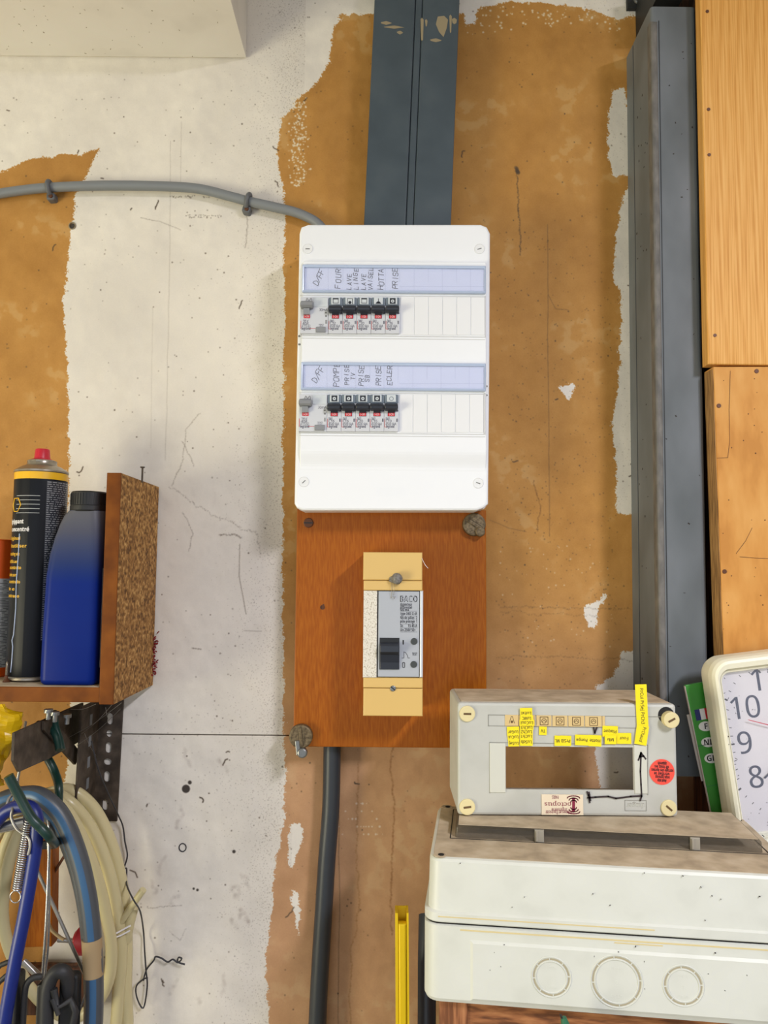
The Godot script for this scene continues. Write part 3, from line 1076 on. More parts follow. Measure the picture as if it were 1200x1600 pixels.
		for k in 5:
			var c := L2(o, 524.5 + dx + k * 22.2, 494 + dy, d)
			var br := put(o, "circuit_breaker", kit.body, M.breaker)
			br.position = Vector3(c.x, c.y, zb)
			put(br, "terminal_cap", kit.cap, M.breaker_cap)
			put(br, "icon_window", kit.icon, M.breaker_icon)
			breaker_icon(br, s, icons[row][k])
			put(br, "slot", kit.slot, M.black)
			put(br, "toggle", kit.toggle, M.toggle)
			put(br, "red_flag", kit.flag, M.red_flag)
			put(br, "red_print", kit.print, M.red_print)
			put(br, "symbols", kit.marks, M.ink)
			text(br, "lettering", "I-On", 2.3 * s, Vector3(0, -2.6 * s, 0.0008), M.white_print, 0, 6.8 * s)
			text(br, "lettering", ratings[row][k], 3.5 * s, Vector3(-4.0 * s, -12.8 * s, 0), M.ink, 0, 9 * s)
			text(br, "lettering", "DNX3", 1.6 * s, Vector3(-5.5 * s, -9.4 * s, 0), M.ink, 0, 6 * s)
			text(br, "lettering", "4500 6kA", 2.1 * s, Vector3(-0.5 * s, -17.4 * s, 0), M.ink, 0, 16 * s)
			text(br, "lettering", "legrand", 2.4 * s, Vector3(-1.5 * s, -21.4 * s, 0), M.ink, 0, 12.5 * s, font("Droid Sans", 700))


func _holder(o: Node3D, dx: float, dy: float, d: float, zf: float) -> MB:
	var b := MB.new()
	var out := MB.rrect(R(o, 472.5 + dx, 416 + dy, 758.5, 459 + dy, d), 0.001, 3)
	var inn := MB.rrect(R(o, 475.5 + dx, 420 + dy, 756.5, 455.5 + dy, d), 0.0006, 3)
	b.rings([[out, zf - 0.002], [out, zf + 0.0036], [MB.inset(out, 0.0008), zf + 0.0042], [inn, zf + 0.0036], [inn, zf - 0.001]], false, false, false)
	return b


func _rcd_body(s: float) -> MB:
	var b := MB.new()
	b.slab(Rect2(-21.7 * s, -29 * s, 43.2 * s, 58 * s), -0.03, 0.0, 0.0006)
	return b


# ------------------------------------------------------------------ wooden board and the old breaker on it
func wooden_board() -> void:
	var d := 1.032
	var base := P(610, 1168, d)
	var o := thing("wooden_board", "square varnished reddish wooden mounting board on the wall below the white fuse box", "board", Vector3(base.x, base.y, -WALL))
	var b := MB.new()
	var r := R(o, 461, 796, 760, 1168, d)
	b.slab(r, 0.024, 0.048, 0.0012)
	put(o, "panel", b, M.board)
	b = MB.new()
	b.slab(r.grow(-0.04), 0.0, 0.024)
	put(o, "spacer", b, M.dark_wood)
	# brown wood screw
	var p := L2(o, 482, 817, d)
	b = MB.new()
	b.disc(p, 0.0066, 0.047, 0.0495, 0.001)
	var sc := put(o, "wood_screw", b, M.screw_brown)
	b = MB.new()
	b.slab(Rect2(p.x - 0.006, p.y - 0.0008, 0.012, 0.0016), 0.049, 0.0497)
	put(sc, "slot", b, M.black)
	# two fixing clamps with their tabs
	for c in [[740, 820, -0.55], [471, 1149, -1.45]]:
		p = L2(o, c[0], c[1], d)
		b = MB.new()
		b.disc(p, 0.0155, 0.04, 0.057, 0.002, 24)
		var k := put(o, "fixing_knob", b, M.brass)
		b = MB.new()
		b.xf = Transform3D(Basis(Vector3.BACK, c[2]), Vector3(p.x, p.y, 0.057))
		b.slab(Rect2(-0.012, -0.0022, 0.024, 0.0044), -0.001, 0.0015, 0.0008, 0.0015)
		b.slab(Rect2(-0.009, 0.0035, 0.018, 0.0012), -0.001, 0.0008)
		put(k, "rib", b, M.brass)
		b = MB.new()
		b.xf = Transform3D(Basis(Vector3.BACK, c[2]), Vector3(p.x, p.y, 0.057))
		var tip := 0.0 if c[2] > -1.0 else 0.009
		b.disc(Vector2(0.0115 + tip, -0.0045 + tip * 0.5), 0.0066, -0.004, 0.004, 0.002)
		b.slab(Rect2(0.004, -0.008, 0.01 + tip, 0.006), -0.003, 0.002, 0.001)
		put(k, "screw", b, M.screw_grey if tip > 0.0 else M.brass)
	p = L2(o, 504, 949, d)
	b = MB.new()
	b.disc(p, 0.0032, 0.047, 0.0484, 0, 10)
	b.disc(p + Vector2(0.001, 0.003), 0.0015, 0.047, 0.0486, 0, 8)
	put(o, "knot_hole", b, M.dark_wood)


func old_breaker() -> void:
	var d := 0.965
	var base := P(614, 1119, d)
	var o := thing("old_main_breaker", "old yellowed main breaker with grey face and black switch, mounted on the wooden board", "circuit breaker", Vector3(base.x, base.y, -1.032))
	var zf := 0.067
	var b := MB.new()
	b.slab(R(o, 569, 907, 660, 1075, d), 0.0, zf - 0.0015, 0.0008)
	put(o, "body", b, M.baco_yellow)
	for k in [[567.5, 863, 660, 906.5, 0.0], [568, 907.5, 660, 922.5, 0.001], [567.5, 1059, 660.5, 1074.8, 0.001], [567.5, 1075.6, 660.5, 1119, 0.0]]:
		b = MB.new()
		b.slab(R(o, k[0], k[1], k[2], k[3], d), 0.0 if k[4] == 0.0 else zf - 0.01, zf + k[4], 0.0012)
		put(o, "terminal_cover" if k[4] == 0.0 else "end_strip", b, M.baco_yellow)
	b = MB.new()
	b.slab(R(o, 567.5, 923, 589, 1058.5, d), zf - 0.02, zf + 0.0008, 0.0006)
	put(o, "side_strip", b, M.baco_white_dirty, "scuffed white side strip")
	b = MB.new()
	b.slab(R(o, 656, 923, 661, 1058.5, d), zf - 0.02, zf + 0.001, 0.0008)
	put(o, "silver_strip", b, M.silver)
	b = MB.new()
	b.slab(R(o, 589, 923, 656, 1058.5, d), zf - 0.01, zf - 0.0008)
	put(o, "face_groove", b, M.dark_ink)
	b = MB.new()
	b.slab(R(o, 591, 924, 655, 1057.5, d), zf - 0.01, zf + 0.0006, 0.0004)
	var face := put(o, "face_plate", b, M.baco_grey)
	# the switch in its recess
	b = MB.new()
	b.slab(R(o, 593, 996.5, 624, 1046, d), zf - 0.002, zf + 0.0009)
	var rec := put(o, "switch_recess", b, M.black)
	b = MB.new()
	var r := R(o, 594, 1004, 623.5, 1045, d)
	var h := r.size.y
	b.sweep_x(PackedVector2Array([Vector2(zf, r.position.y), Vector2(zf + 0.003, r.position.y), Vector2(zf + 0.0035, r.position.y + h * 0.25), Vector2(zf + 0.006, r.position.y + h * 0.55), Vector2(zf + 0.012, r.position.y + h * 0.68), Vector2(zf + 0.012, r.position.y + h * 0.9), Vector2(zf + 0.004, r.end.y), Vector2(zf, r.end.y)]), r.position.x, r.end.x, 0.0006)
	put(rec, "rocker", b, M.toggle)
	for c in [[647, 1002], [646.5, 1038]]:
		var p := L2(o, c[0], c[1], d)
		b = MB.new()
		b.disc(p, 0.0042, zf, zf + 0.002, 0.0006)
		put(o, "push_button", b, M.dark_button)
	var z := zf + 0.0007
	var s := R(o, 600, 950, 610, 951, d).size.x / 10.0
	var mid := 638.5
	b = MB.new()
	for y in [955.0, 962.5, 975, 981, 987.5]:
		b.ribbon(PackedVector2Array([L2(o, 625.5, y, d), L2(o, 651.5, y, d)]), 0.0003, z)
	b.ribbon(PackedVector2Array([L2(o, 628, 1028, d), L2(o, 631, 1028, d), L2(o, 631, 1018.5, d), L2(o, 633.5, 1019.5, d), L2(o, 636, 1023, d), L2(o, 637.5, 1028, d), L2(o, 640, 1028, d)]), 0.0006, z)
	b.slab(R(o, 629, 1000, 631, 1007, d), zf, z + 0.0001)
	var ring := MB.rrect(R(o, 628.5, 1034.5, 632.8, 1043.5, d), 0.0012, 3)
	b.rings([[ring, zf], [ring, z], [MB.inset(ring, 0.0009), z]], false, false, false)
	put(face, "symbols", b, M.dark_ink)
	var c := L2(o, mid, 936, d)
	text(face, "logo_outline", "BACO", 9.5 * s, Vector3(c.x, c.y, z), M.dark_ink, 0, 27 * s, font("Droid Sans", 700))
	text(face, "logo_fill", "BACO", 7.6 * s, Vector3(c.x, c.y, z + 0.00025), M.baco_grey, 0, 24.5 * s, font("Droid Sans", 400))
	for w in [["disjoncteur", 634.5, 944.5, 2.4, 18.5], ["différentiel", 634.5, 949, 2.4, 18.5], ["500 mA", 632, 953, 2.6, 14], ["type DBD II 45", 638.5, 958.8, 3.2, 26], ["Nb de pôles  2", 638.5, 965.4, 2.4, 26], ["pôle protégé  1", 638.5, 971, 2.4, 26], ["In       15 45 A", 638.5, 977.8, 2.6, 26], ["Un 250V 50~", 637.5, 984.2, 2.4, 24], ["TEST", 648, 1022, 2.2, 8]]:
		c = L2(o, w[1], w[2], d)
		text(face, "lettering", w[0], w[3] * s, Vector3(c.x, c.y, z - 0.0001), M.dark_ink, 0, w[4] * s, font("Droid Sans", 700))
	# screw of the lower cover, lead seal on its wire
	var p := L2(o, 614, 1075.5, d)
	b = MB.new()
	b.disc(p, 0.0036, zf - 0.002, zf + 0.0016, 0.0006)
	var sc := put(o, "cover_screw", b, M.screw_grey)
	b = MB.new()
	b.xf = Transform3D(Basis(Vector3.BACK, -0.7), Vector3(p.x, p.y, 0))
	b.slab(Rect2(-0.0034, -0.0006, 0.0068, 0.0012), zf + 0.001, zf + 0.0018)
	put(sc, "slot", b, M.black)
	p = L2(o, 620, 904, d)
	b = MB.new()
	b.xf = Transform3D(Basis.from_euler(Vector3(0.5, 0.4, 0.5)), Vector3(p.x, p.y, zf + 0.005))
	b.lathe(Vector3.ZERO, PackedVector2Array([Vector2(0, -0.006), Vector2(0.005, -0.0055), Vector2(0.0072, -0.002), Vector2(0.0066, 0.003), Vector2(0.004, 0.006), Vector2(0, 0.0066)]), 9)
	b.xf = Transform3D(Basis.from_euler(Vector3(0.2, 0.9, -0.4)), Vector3(p.x - 0.006, p.y - 0.001, zf + 0.003))
	b.lathe(Vector3.ZERO, PackedVector2Array([Vector2(0, -0.004), Vector2(0.003, -0.0035), Vector2(0.0042, 0.001), Vector2(0.002, 0.004), Vector2(0, 0.0042)]), 7)
	var seal := put(o, "lead_seal", b, M.lead)
	b = MB.new()
	for q in [[612, 914, 611, 934], [614.5, 914, 615, 930]]:
		var a := L(o, q[0], q[1] - 8, d - 0.003)
		var e := L(o, q[2], q[3], d - 0.002)
		b.tube(smooth_path([a, (a + e) / 2 + Vector3(0.0006, 0, 0.002), e], 4), 0.00035, 5)
	var e0 := L(o, 611, 934, d - 0.002)
	b.tube(smooth_path([e0, e0 + Vector3(0.002, 0.001, 0.001), e0 + Vector3(0.004, -0.001, 0.001), e0 + Vector3(0.005, 0.002, 0.0)], 4), 0.00035, 5)
	put(seal, "seal_wire", b, M.wire)
	b = MB.new()
	b.tube(smooth_path([L(o, 659, 872, d), L(o, 664, 882, d - 0.004), L(o, 669, 888, d - 0.004)], 4), 0.0003, 5)
	put(o, "loose_fibre", b, M.white_print)


# ------------------------------------------------------------------ trunking, cables, boards
func trunkings() -> void:
	var d := 1.03
	var base := P(637, 420, d)
	var o := thing("cable_trunking", "dark blue-grey cable trunking with a centre groove above the white fuse box", "cable trunking", Vector3(base.x, base.y, -WALL), Vector3(0, 0, -0.036))
	var r := R(o, 568, -60, 705, 420, d)
	var foot := P(612, 346, 0.987).y - base.y + 0.004
	r = Rect2(L2(o, 569, 340, d).x, foot, R(o, 569, 340, 705, 341, d).size.x, 0.62)
	var b := MB.new()
	b.slab(r, 0.0, 0.044, 0.0)
	put(o, "base", b, M.trunking)
	var m1 := lerpf(r.position.x, r.end.x, 0.485)
	var m2 := lerpf(r.position.x, r.end.x, 0.565)
	for k in [[r.position.x, m1 - 0.0006, 0.05], [m1, m2, 0.0485], [m2 + 0.0006, r.end.x, 0.05]]:
		b = MB.new()
		b.slab(Rect2(k[0], r.position.y, k[1] - k[0], r.size.y), 0.043, k[2], 0.0015)
		put(o, "lid" if k[2] == 0.05 else "centre_rib", b, M.trunking)
	for q in [[595, 35, 612, 37], [600, 42, 632, 43], [620, 50, 630, 52], [657, 30, 662, 62], [664, 32, 668, 40], [702, 25, 706, 50], [672, 62, 690, 64], [706, 30, 714, 36]]:
		b = MB.new()
		b.extrude(poly(o, [[q[0], q[1]], [(q[0] + q[2]) / 2.0, q[1] - 2], [q[2], q[1] + 1], [q[2] - 1, q[3]], [(q[0] + q[2]) / 2.0, q[3] + 2], [q[0] + 1, q[3]]], d), 0.049, 0.0503)
		put(o, "scrape_mark", b, M.scuff)
	b = MB.new()
	b.extrude(poly(o, [[684, 26], [694, 25], [700, 31], [698, 44], [693, 58], [686, 50], [681, 38]], d), 0.049, 0.0503)
	put(o, "scrape_mark", b, M.scuff)

	# the deep steel channel
	var df := 0.977
	var p0 := P(1026, 600, df)
	var p1 := P(1098, 600, df)
	var top := P(976, 90, WALL).y
	var bot := P(1075, 1213, df).y
	o = thing("steel_channel", "tall grey steel cable channel with a worn lid, left of the oak board", "cable trunking", Vector3(p0.x - 0.004, bot, -WALL), Vector3(0, 0, -0.006))
	var w := p1.x - p0.x + 0.003
	var h := top - bot
	b = MB.new()
	b.slab(Rect2(0, 0, w, h), 0.0, 0.027, 0.0)
	put(o, "back_trough", b, M.steel)
	b = MB.new()
	b.slab(Rect2(0.0006, 0.002, w - 0.0012, h - 0.004), 0.026, 0.032)
	put(o, "seam", b, M.steel_dark)
	b = MB.new()
	var sh := PackedVector2Array([Vector2(0.0, 0.0305), Vector2(w, 0.0305)])
	for k in 5:
		var t := k / 4.0 * PI / 2
		sh.append(Vector2(w - 0.008 + 0.008 * cos(t), 0.095 + 0.008 * sin(t)))
	for k in 4:
		var t := PI / 2 + k / 3.0 * PI / 2
		sh.append(Vector2(0.004 + 0.004 * cos(t), 0.099 + 0.004 * sin(t)))
	b.xf = Transform3D(Basis(Vector3(1, 0, 0), Vector3(0, 0, 1), Vector3(0, -1, 0)), Vector3.ZERO)
	b.extrude(sh, -h, 0.0, 0.0, false)
	var lid := put(o, "lid", b, M.steel)
	b = MB.new()
	b.slab(Rect2(-0.0006, 0.0, 0.0105, h - 0.02), 0.09, 0.1036, 0.003)
	put(o, "lid_lip", b, M.worn_edge, "worn paler front lip of the channel")
	b = MB.new()
	b.slab(Rect2(0.0098, 0.0, 0.0011, h - 0.02), 0.1, 0.1034)
	put(o, "lip_seam", b, M.steel_dark)
	b = MB.new()
	for k in 24:
		var c := Vector2(rng.randf_range(0.012, w - 0.008), rng.randf_range(0.02, h - 0.02))
		b.xf = Transform3D(Basis(Vector3.BACK, rng.randf() * TAU), Vector3(c.x, c.y, 0))
		b.slab(Rect2(-0.001, -0.0006, rng.randf_range(0.0008, 0.003), rng.randf_range(0.0006, 0.0016)), 0.1025, 0.1033)
	for k in 30:
		var c := Vector2(rng.randf_range(0.035, 0.09), rng.randf_range(0.02, h - 0.05))
		b.xf = Transform3D(Basis(Vector3.UP, -PI / 2), Vector3(0, c.y, c.x))
		b.slab(Rect2(-0.001, -0.0006, rng.randf_range(0.001, 0.003), rng.randf_range(0.001, 0.003)), -0.0005, 0.0003)
	put(lid, "dirt_specks", b, M.fly_spot).set_meta("kind", "stuff")

	# bracket plates at the top
	var q := P(999, 2, 1.07)
	b = MB.new()
	b.slab(Rect2(-0.0165, -0.008, 0.033, 0.04), 0, 0.006, 0.001)
	var br := single("fixing_plate", "small dark metal plate with a round screw at the top right edge, beside the channel", "plate", Vector3(q.x, q.y, -WALL), b, M.steel_dark)
	b = MB.new()
	b.disc(Vector2(0, 0.006), 0.0075, 0.005, 0.0085, 0.002)
	put(br, "screw", b, M.screw_grey)
	q = P(1046, -6, 1.0)
	b = MB.new()
	b.slab(Rect2(-0.02, -0.008, 0.036, 0.06), 0, 0.09, 0.001)
	single("dark_bracket", "dark bracket showing just over the top end of the steel channel", "bracket", Vector3(q.x, P(1030, 2, 1.0).y + 0.008, -WALL), b, M.steel_dark)


func right_boards() -> void:
	# upright and two boards
	var a := P(1104, 300, 0.97)
	var b := MB.new()
	b.box(Vector3(0.15, 0, 0), Vector3(0.3, 1.35, 0.09), 0.002)
	single("wooden_upright", "dark wooden upright hidden behind the two boards at the right edge", "post", Vector3(a.x + 0.008, 1.78, -WALL + 0.046), b, M.dark_wood)
	var d := 0.953
	var p := P(1106, 571, d)
	var o := thing("oak_board", "upper oak-veneered board with fine straight grain at the right edge", "board", Vector3(p.x, p.y, -d), Vector3(0, 0, -0.004))
	b = MB.new()
	b.slab(Rect2(0, 0.0015, 0.5, 0.62), -0.016, 0.0, 0.0015)
	put(o, "panel", b, M.oak)
	for c in [[1105, 18], [1107, 171], [1108, 242], [1117, 524]]:
		var s := L2(o, c[0], c[1], d)
		b = MB.new()
		b.disc(s, 0.0022, -0.001, 0.0006, 0, 12)
		put(o, "screw_head", b, M.screw_brown)
	p = P(1115, 573, d)
	o = thing("plywood_board", "lower plywood board with an exposed layered edge, cracks and rusty screws, behind the clock", "board", Vector3(p.x, p.y, -d), Vector3(0, 0, 0.01))
	b = MB.new()
	b.slab(Rect2(0, -0.6, 0.5, 0.6), -0.0275, 0.0, 0.001)
	put(o, "panel", b, M.ply)
	b = MB.new()
	b.slab(Rect2(-0.0008, -0.599, 0.001, 0.597), -0.027, -0.0012)
	put(o, "layered_edge", b, M.ply_edge)
	for c in [[1182, 580], [1123, 634], [1132, 893]]:
		var s := L2(o, c[0], c[1], d)
		b = MB.new()
		b.disc(s, 0.0028, -0.001, 0.0008, 0.0003, 14)
		put(o, "screw_head", b, M.screw_brown)
	for q in [[[1141, 580], [1139, 640], [1140, 690], [1137, 715]], [[1156, 870], [1180, 872], [1205, 873]], [[1150, 865], [1165, 845], [1175, 825]], [[1120, 716], [1137, 715]]]:
		var pts := PackedVector2Array()
		for k in q:
			pts.append(L2(o, k[0], k[1], d))
		b = MB.new()
		b.ribbon(pts, 0.0005, 0.0003)
		put(o, "crack", b, M.dark_wood)
	b = MB.new()
	for k in 26:
		var c := L2(o, rng.randf_range(1125, 1205), rng.randf_range(585, 1000), d)
		b.disc(c, rng.randf_range(0.0003, 0.0009), -0.001, 0.0004, 0, 7)
	put(o, "dirt_specks", b, M.dark_wood).set_meta("kind", "stuff")


func cables() -> void:
	var d := 1.068
	var base := P(0, 302, d)
	var b := MB.new()
	b.tube(smooth_path(pathpx([[-120, 318, d], [-30, 307, d], [30, 298, d], [80, 293, d], [160, 290, d], [250, 291, d], [310, 295, d], [360, 307, d], [390, 315, d], [430, 324, d], [465, 333, d], [495, 348, d], [515, 372, d]], base), 6), 0.0068, 12)
	single("grey_cable", "grey round cable running across the upper left wall into the white fuse box", "cable", base, b, M.grey_cable)
	for c in [[78, 294, 0.07], [388, 314, -0.25]]:
		var p := P(c[0], c[1], d)
		var o := thing("cable_clip", "grey clip on the cable over the bare brown patch at the left" if c[0] < 100 else "grey clip on the cable close to the white fuse box", "clip", Vector3(p.x, p.y, -WALL), Vector3(0, 0, c[2]), "clips on the grey cable")
		b = MB.new()
		var arc := PackedVector3Array()
		for k in 13:
			var t := -0.35 + k / 12.0 * (PI + 0.7)
			arc.append(Vector3(0, cos(t) * 0.0092, 0.012 + sin(t) * 0.0092))
		b.tube(arc, 0.0034, 8)
		put(o, "saddle", b, M.clip)
		b = MB.new()
		b.slab(Rect2(-0.006, -0.017, 0.012, 0.011), 0, 0.012, 0.002, 0.003)
		put(o, "nail_block", b, M.clip)
		b = MB.new()
		b.disc(Vector2(0.001, -0.012), 0.003, 0.011, 0.0145, 0.001, 12)
		put(o, "nail", b, M.screw_brown)
	# black conduit below the board
	d = 1.06
	base = P(497, 1600, d)
	base.y = 0.0
	b = MB.new()
	var pts := pathpx([[519, 1130, d], [519, 1168, d], [517, 1260, d], [511, 1340, d], [506, 1420, d], [501, 1500, d], [496, 1600, d], [494, 1700, d]], base)
	pts.append(Vector3(-0.01, 0.3, 0.0))
	pts.append(Vector3(-0.01, 0.0, 0.0))
	b.tube(smooth_path(pts, 5), 0.0118, 14)
	single("black_conduit", "thick black cable running down the wall from under the wooden board", "cable", base, b, M.conduit)
	# black pipe beside the yellow bar
	base = P(668, 1560, 0.96)
	base.y = 0.0
	b = MB.new()
	b.tube(PackedVector3Array([Vector3(0, 0, 0), Vector3(0, 0.5, 0), P(667, 1500, 0.99) - base, P(668, 1430, 1.02) - base]), 0.0115, 14)
	single("black_pipe", "short stretch of black pipe below the corner of the big white enclosure", "pipe", base, b, M.conduit)
	# yellow steel bar
	d = 0.955
	base = P(645, 1600, d)
	base.y = 0.0
	var top := P(645, 1421, d).y
	b = MB.new()
	var s := 0.000795
	b.xf = Transform3D(Basis(Vector3(1, 0, 0), Vector3(0, 0, 1), Vector3(0, -1, 0)), Vector3.ZERO)
	var sec := PackedVector2Array([Vector2(-11, -14), Vector2(9, -14), Vector2(9, 12), Vector2(6, 12), Vector2(6, -11), Vector2(-7, -11), Vector2(-7, 12), Vector2(-11, 12)])
	for k in sec.size():
		sec[k] *= s
	b.extrude(sec, -top, 0.0)
	var yb := single("yellow_bar", "bright yellow U-shaped metal bar standing beside the big white enclosure", "bar", base, b, M.yellow_paint)
	b = MB.new()
	b.slab(Rect2(-6.5 * s, 0.0, 12 * s, top - 0.012), 3 * s, 13.5 * s, 0.002)
	put(yb, "inner_slide", b, M.yellow_paint)
	yb.rotation.z = 0.012


# ------------------------------------------------------------------ small grey enclosure, upside down
func sticker(o: Node3D, r: Rect2, z: float, m: Material, turn := 0.0) -> Node3D:
	var s := Node3D.new()
	var b := MB.new()
	b.slab(Rect2(-r.size / 2, r.size), -0.0004, 0.0)
	var k := put(o, "sticker", b, m)
	k.position = Vector3(r.get_center().x, r.get_center().y, z + 0.0004)
	k.rotation.z = turn
	s.free()
	return k


func small_enclosure() -> void:
	var d := 0.87
	var base := P(886, 1275, d)
	var o := thing("small_enclosure", "small grey fuse box cover with yellow word labels, standing on the big white enclosure", "fuse box", Vector3(base.x, base.y, -d))
	var outer := MB.rrect(R(o, 715, 1099, 1058, 1275, d), 0.004, 3)
	var hole := MB.rrect(R(o, 790, 1167, 990, 1234, d), 0.0004, 3)
	var b := MB.new()
	var th := 0.0028
	b.rings([[outer, -0.1], [outer, -0.003], [MB.inset(outer, 0.0009), -0.0009], [MB.inset(outer, 0.003), 0.0], [hole, 0.0], [hole, -th], [MB.inset(outer, th + 0.001), -th], [MB.inset(outer, th), -0.1], [outer, -0.1]], false, false, false)
	put(o, "cover", b, M.box_grey)
	b = MB.new()
	var tr := R(o, 719, 1099, 1054, 1275, d)
	b.box(Vector3(tr.get_center().x, tr.end.y + 0.0003, -0.052), Vector3(tr.size.x - 0.004, 0.0008, 0.09))
	put(o, "dust_layer", b, M.dust)
	for r in [[765, 1161, 790, 1238], [991, 1164, 1011, 1240]]:
		b = MB.new()
		b.slab(R(o, r[0], r[1], r[2], r[3], d), -0.001, 0.0011, 0.0005)
		put(o, "side_plate", b, M.box_light)
	b = MB.new()
	var z := 0.0004
	for q in [[763, 1117, 1040, 1120], [763, 1134, 1010, 1138], [763, 1117, 763, 1134], [765, 1160, 1012, 1164], [765, 1160, 765, 1239], [1012, 1164, 1012, 1242]]:
		b.ribbon(PackedVector2Array([L2(o, q[0], q[1], d), L2(o, q[2], q[3], d)]), 0.0006, z)
	put(o, "moulded_line", b, M.box_line)
	# corner screws; one has come loose and hangs out of its hole
	for c in [[730, 1115, 0.0], [730, 1260.5, 0.15], [1045, 1123, 0.5], [1044.5, 1262, -0.7]]:
		var p := L2(o, c[0], c[1], d)
		var loose: bool = c[2] == 0.5
		if loose:
			b = MB.new()
			b.disc(p + Vector2(-0.003, 0.004), 0.009, -0.001, 0.0003)
			put(o, "screw_hole", b, M.black)
		b = MB.new()
		b.disc(p, 0.0088, -0.001, 0.009 if loose else 0.0022, 0.0008, 24)
		var sc := put(o, "corner_screw", b, M.cream_screw)
		b = MB.new()
		b.xf = Transform3D(Basis(Vector3.BACK, c[2]), Vector3(p.x, p.y, 0))
		b.slab(Rect2(-0.0042, -0.0011, 0.0084, 0.0022), 0.0, 0.0093 if loose else 0.0025)
		put(sc, "slot", b, M.tag_line)
	# picture tags in the strip
	var s := R(o, 800, 1120, 810, 1121, d).size.x / 10.0
	var tags := [[789, 810], [811, 836], [838, 861.5], [863, 886.5], [888, 912.5], [914, 940], [941, 945]]
	for k in tags.size():
		b = MB.new()
		var sl: float = 0.012 * (tags[k][0] - 789)
		var r := R(o, tags[k][0], 1117 + sl, tags[k][1], 1134 + sl, d)
		b.slab(r, -0.001, 0.001, 0.0003)
		var t := put(o, "picture_tag", b, M.cream_tag)
		if k == 1 or k == 6:
			continue
		var c := r.get_center()
		b = MB.new()
		if k == 0:
			b.ribbon(PackedVector2Array([c + Vector2(-4, -4) * s, c + Vector2(-1, 6) * s, c + Vector2(1, 6) * s, c + Vector2(4, -4) * s]), 0.8 * s, 0.0011)
			b.disc(c + Vector2(0, -2) * s, 2 * s, 0, 0.0012)
		else:
			var sq := MB.rrect(Rect2(c - Vector2(6.5, 6.5) * s, Vector2(13, 13) * s), 0.3 * s, 4)
			b.rings([[sq, 0.0], [sq, 0.0012], [MB.inset(sq, 0.9 * s), 0.0012]], false, false, false)
			var ci := MB.circle(c, 4 * s, 18)
			b.rings([[ci, 0.0], [ci, 0.0012], [MB.inset(ci, 0.8 * s), 0.0012]], false, false, false)
			b.ribbon(PackedVector2Array([c + Vector2(-2.4, -1) * s, c + Vector2(0, 1.2) * s, c + Vector2(2.4, -1) * s]), 0.8 * s, 0.0011)
		put(t, "pictogram", b, M.tag_line)
	# yellow word labels, all upside down
	var words := [["LuSej", 794, 1154, 811, 1166, 0.02], ["LuCui", 793, 1147, 811, 1156, 0.03], ["LuGar", 792, 1135, 811, 1149, 0.03], ["LuSdb", 812, 1152.5, 832, 1165, 0.0], ["LuCh1", 812, 1146, 832, 1154, 0.0], ["LuCh2", 812, 1139, 832, 1147, 0.0], ["LuCh3", 812, 1132.5, 833, 1140, 0.0], ["LuCoul", 811, 1124, 834, 1133, 0.0], ["LuWC", 812, 1117, 832, 1126, 0.0], ["LuExt", 812, 1105.5, 831, 1119, 0.02], ["TV", 842, 1135, 854, 1148, -0.02], ["ML", 866, 1149, 875, 1165, -0.02], ["PrSB", 875, 1149, 892, 1165, -0.02], ["Pompe", 898, 1147.5, 919, 1164, -0.03], ["Hotte", 919, 1148, 939, 1165.5, -0.04], ["Mlv", 944, 1148, 962, 1162, 0.0], ["Four", 963, 1145, 986, 1162, 0.0], ["Plaque", 941, 1134, 965, 1151, -0.02]]
	for k in words.size():
		var w = words[k]
		var r := R(o, w[1], w[2], w[3], w[4], d)
		var zz: float = 0.0006 + (0.0002 * (k % 8) if w[2] > 1128 else 0.0018 + 0.0002 * (k % 3))
		var t := sticker(o, r, zz, M.label_yellow, w[5])
		text(t, "lettering", w[0], minf(4.6 * s, r.size.y * 0.5), Vector3(0, -0.1 * r.size.y if w[0] in ["LuExt", "LuGar", "LuSej"] else 0.0, 0.0001), M.dark_ink, PI, minf(r.size.x * 0.82, w[0].length() * 3.4 * s))
	# the two long labels that stick out over the edge
	var r1 := R(o, 993, 1069, 1011, 1140, d)
	var t1 := sticker(o, r1, 0.0014, M.label_yellow, 0.03)
	text(t1, "lettering", "PrCui PrSej PrCh3 Pr", 5.2 * s, Vector3(0.0006, -0.002, 0.0001), M.dark_ink, -PI / 2, 64 * s)
	var r2 := R(o, 992, 1133, 1011, 1163, d)
	var t2 := sticker(o, r2, 0.0022, M.label_yellow, -0.16)
	text(t2, "lettering", "PrChaud", 5.0 * s, Vector3(0.0008, 0.001, 0.0001), M.dark_ink, -PI / 2 - 0.15, 23 * s)
	# red round sticker
	var c := L2(o, 1034, 1206, d)
	b = MB.new()
	b.disc(Vector2.ZERO, 19.5 * s, -0.0004, 0, 0, 40)
	var rs := put(o, "sticker", b, M.sticker_red, "round red warning sticker")
	rs.position = Vector3(c.x, c.y, 0.0008)
	var lines := ["Avant mise", "sous tension", "vérifier le", "serrage des bornes", "de tous les", "appareils"]
	for k in lines.size():
		text(rs, "lettering", lines[k], 2.6 * s, Vector3((0.5 if k % 2 else -0.5) * s, (-13 + k * 5.2) * s, 0.0001), M.dark_ink, PI - 0.05, [14, 22, 24, 34, 22, 14][k] * s, font("Droid Sans", 700))
	# octopus sticker
	var r3 := R(o, 846, 1241, 911, 1273, d)
	var t3 := sticker(o, r3, 0.0006, M.sticker_cream, 0.0)
	text(t3, "lettering", "octopus", 6.5 * s, Vector3(-7 * s, 0.5 * s, 0.0001), M.burgundy, PI, 41 * s, font("Droid Serif"))
	text(t3, "lettering", "PARIS", 2.2 * s, Vector3(-11 * s, 11.5 * s, 0.0001), M.burgundy, PI, 10 * s)
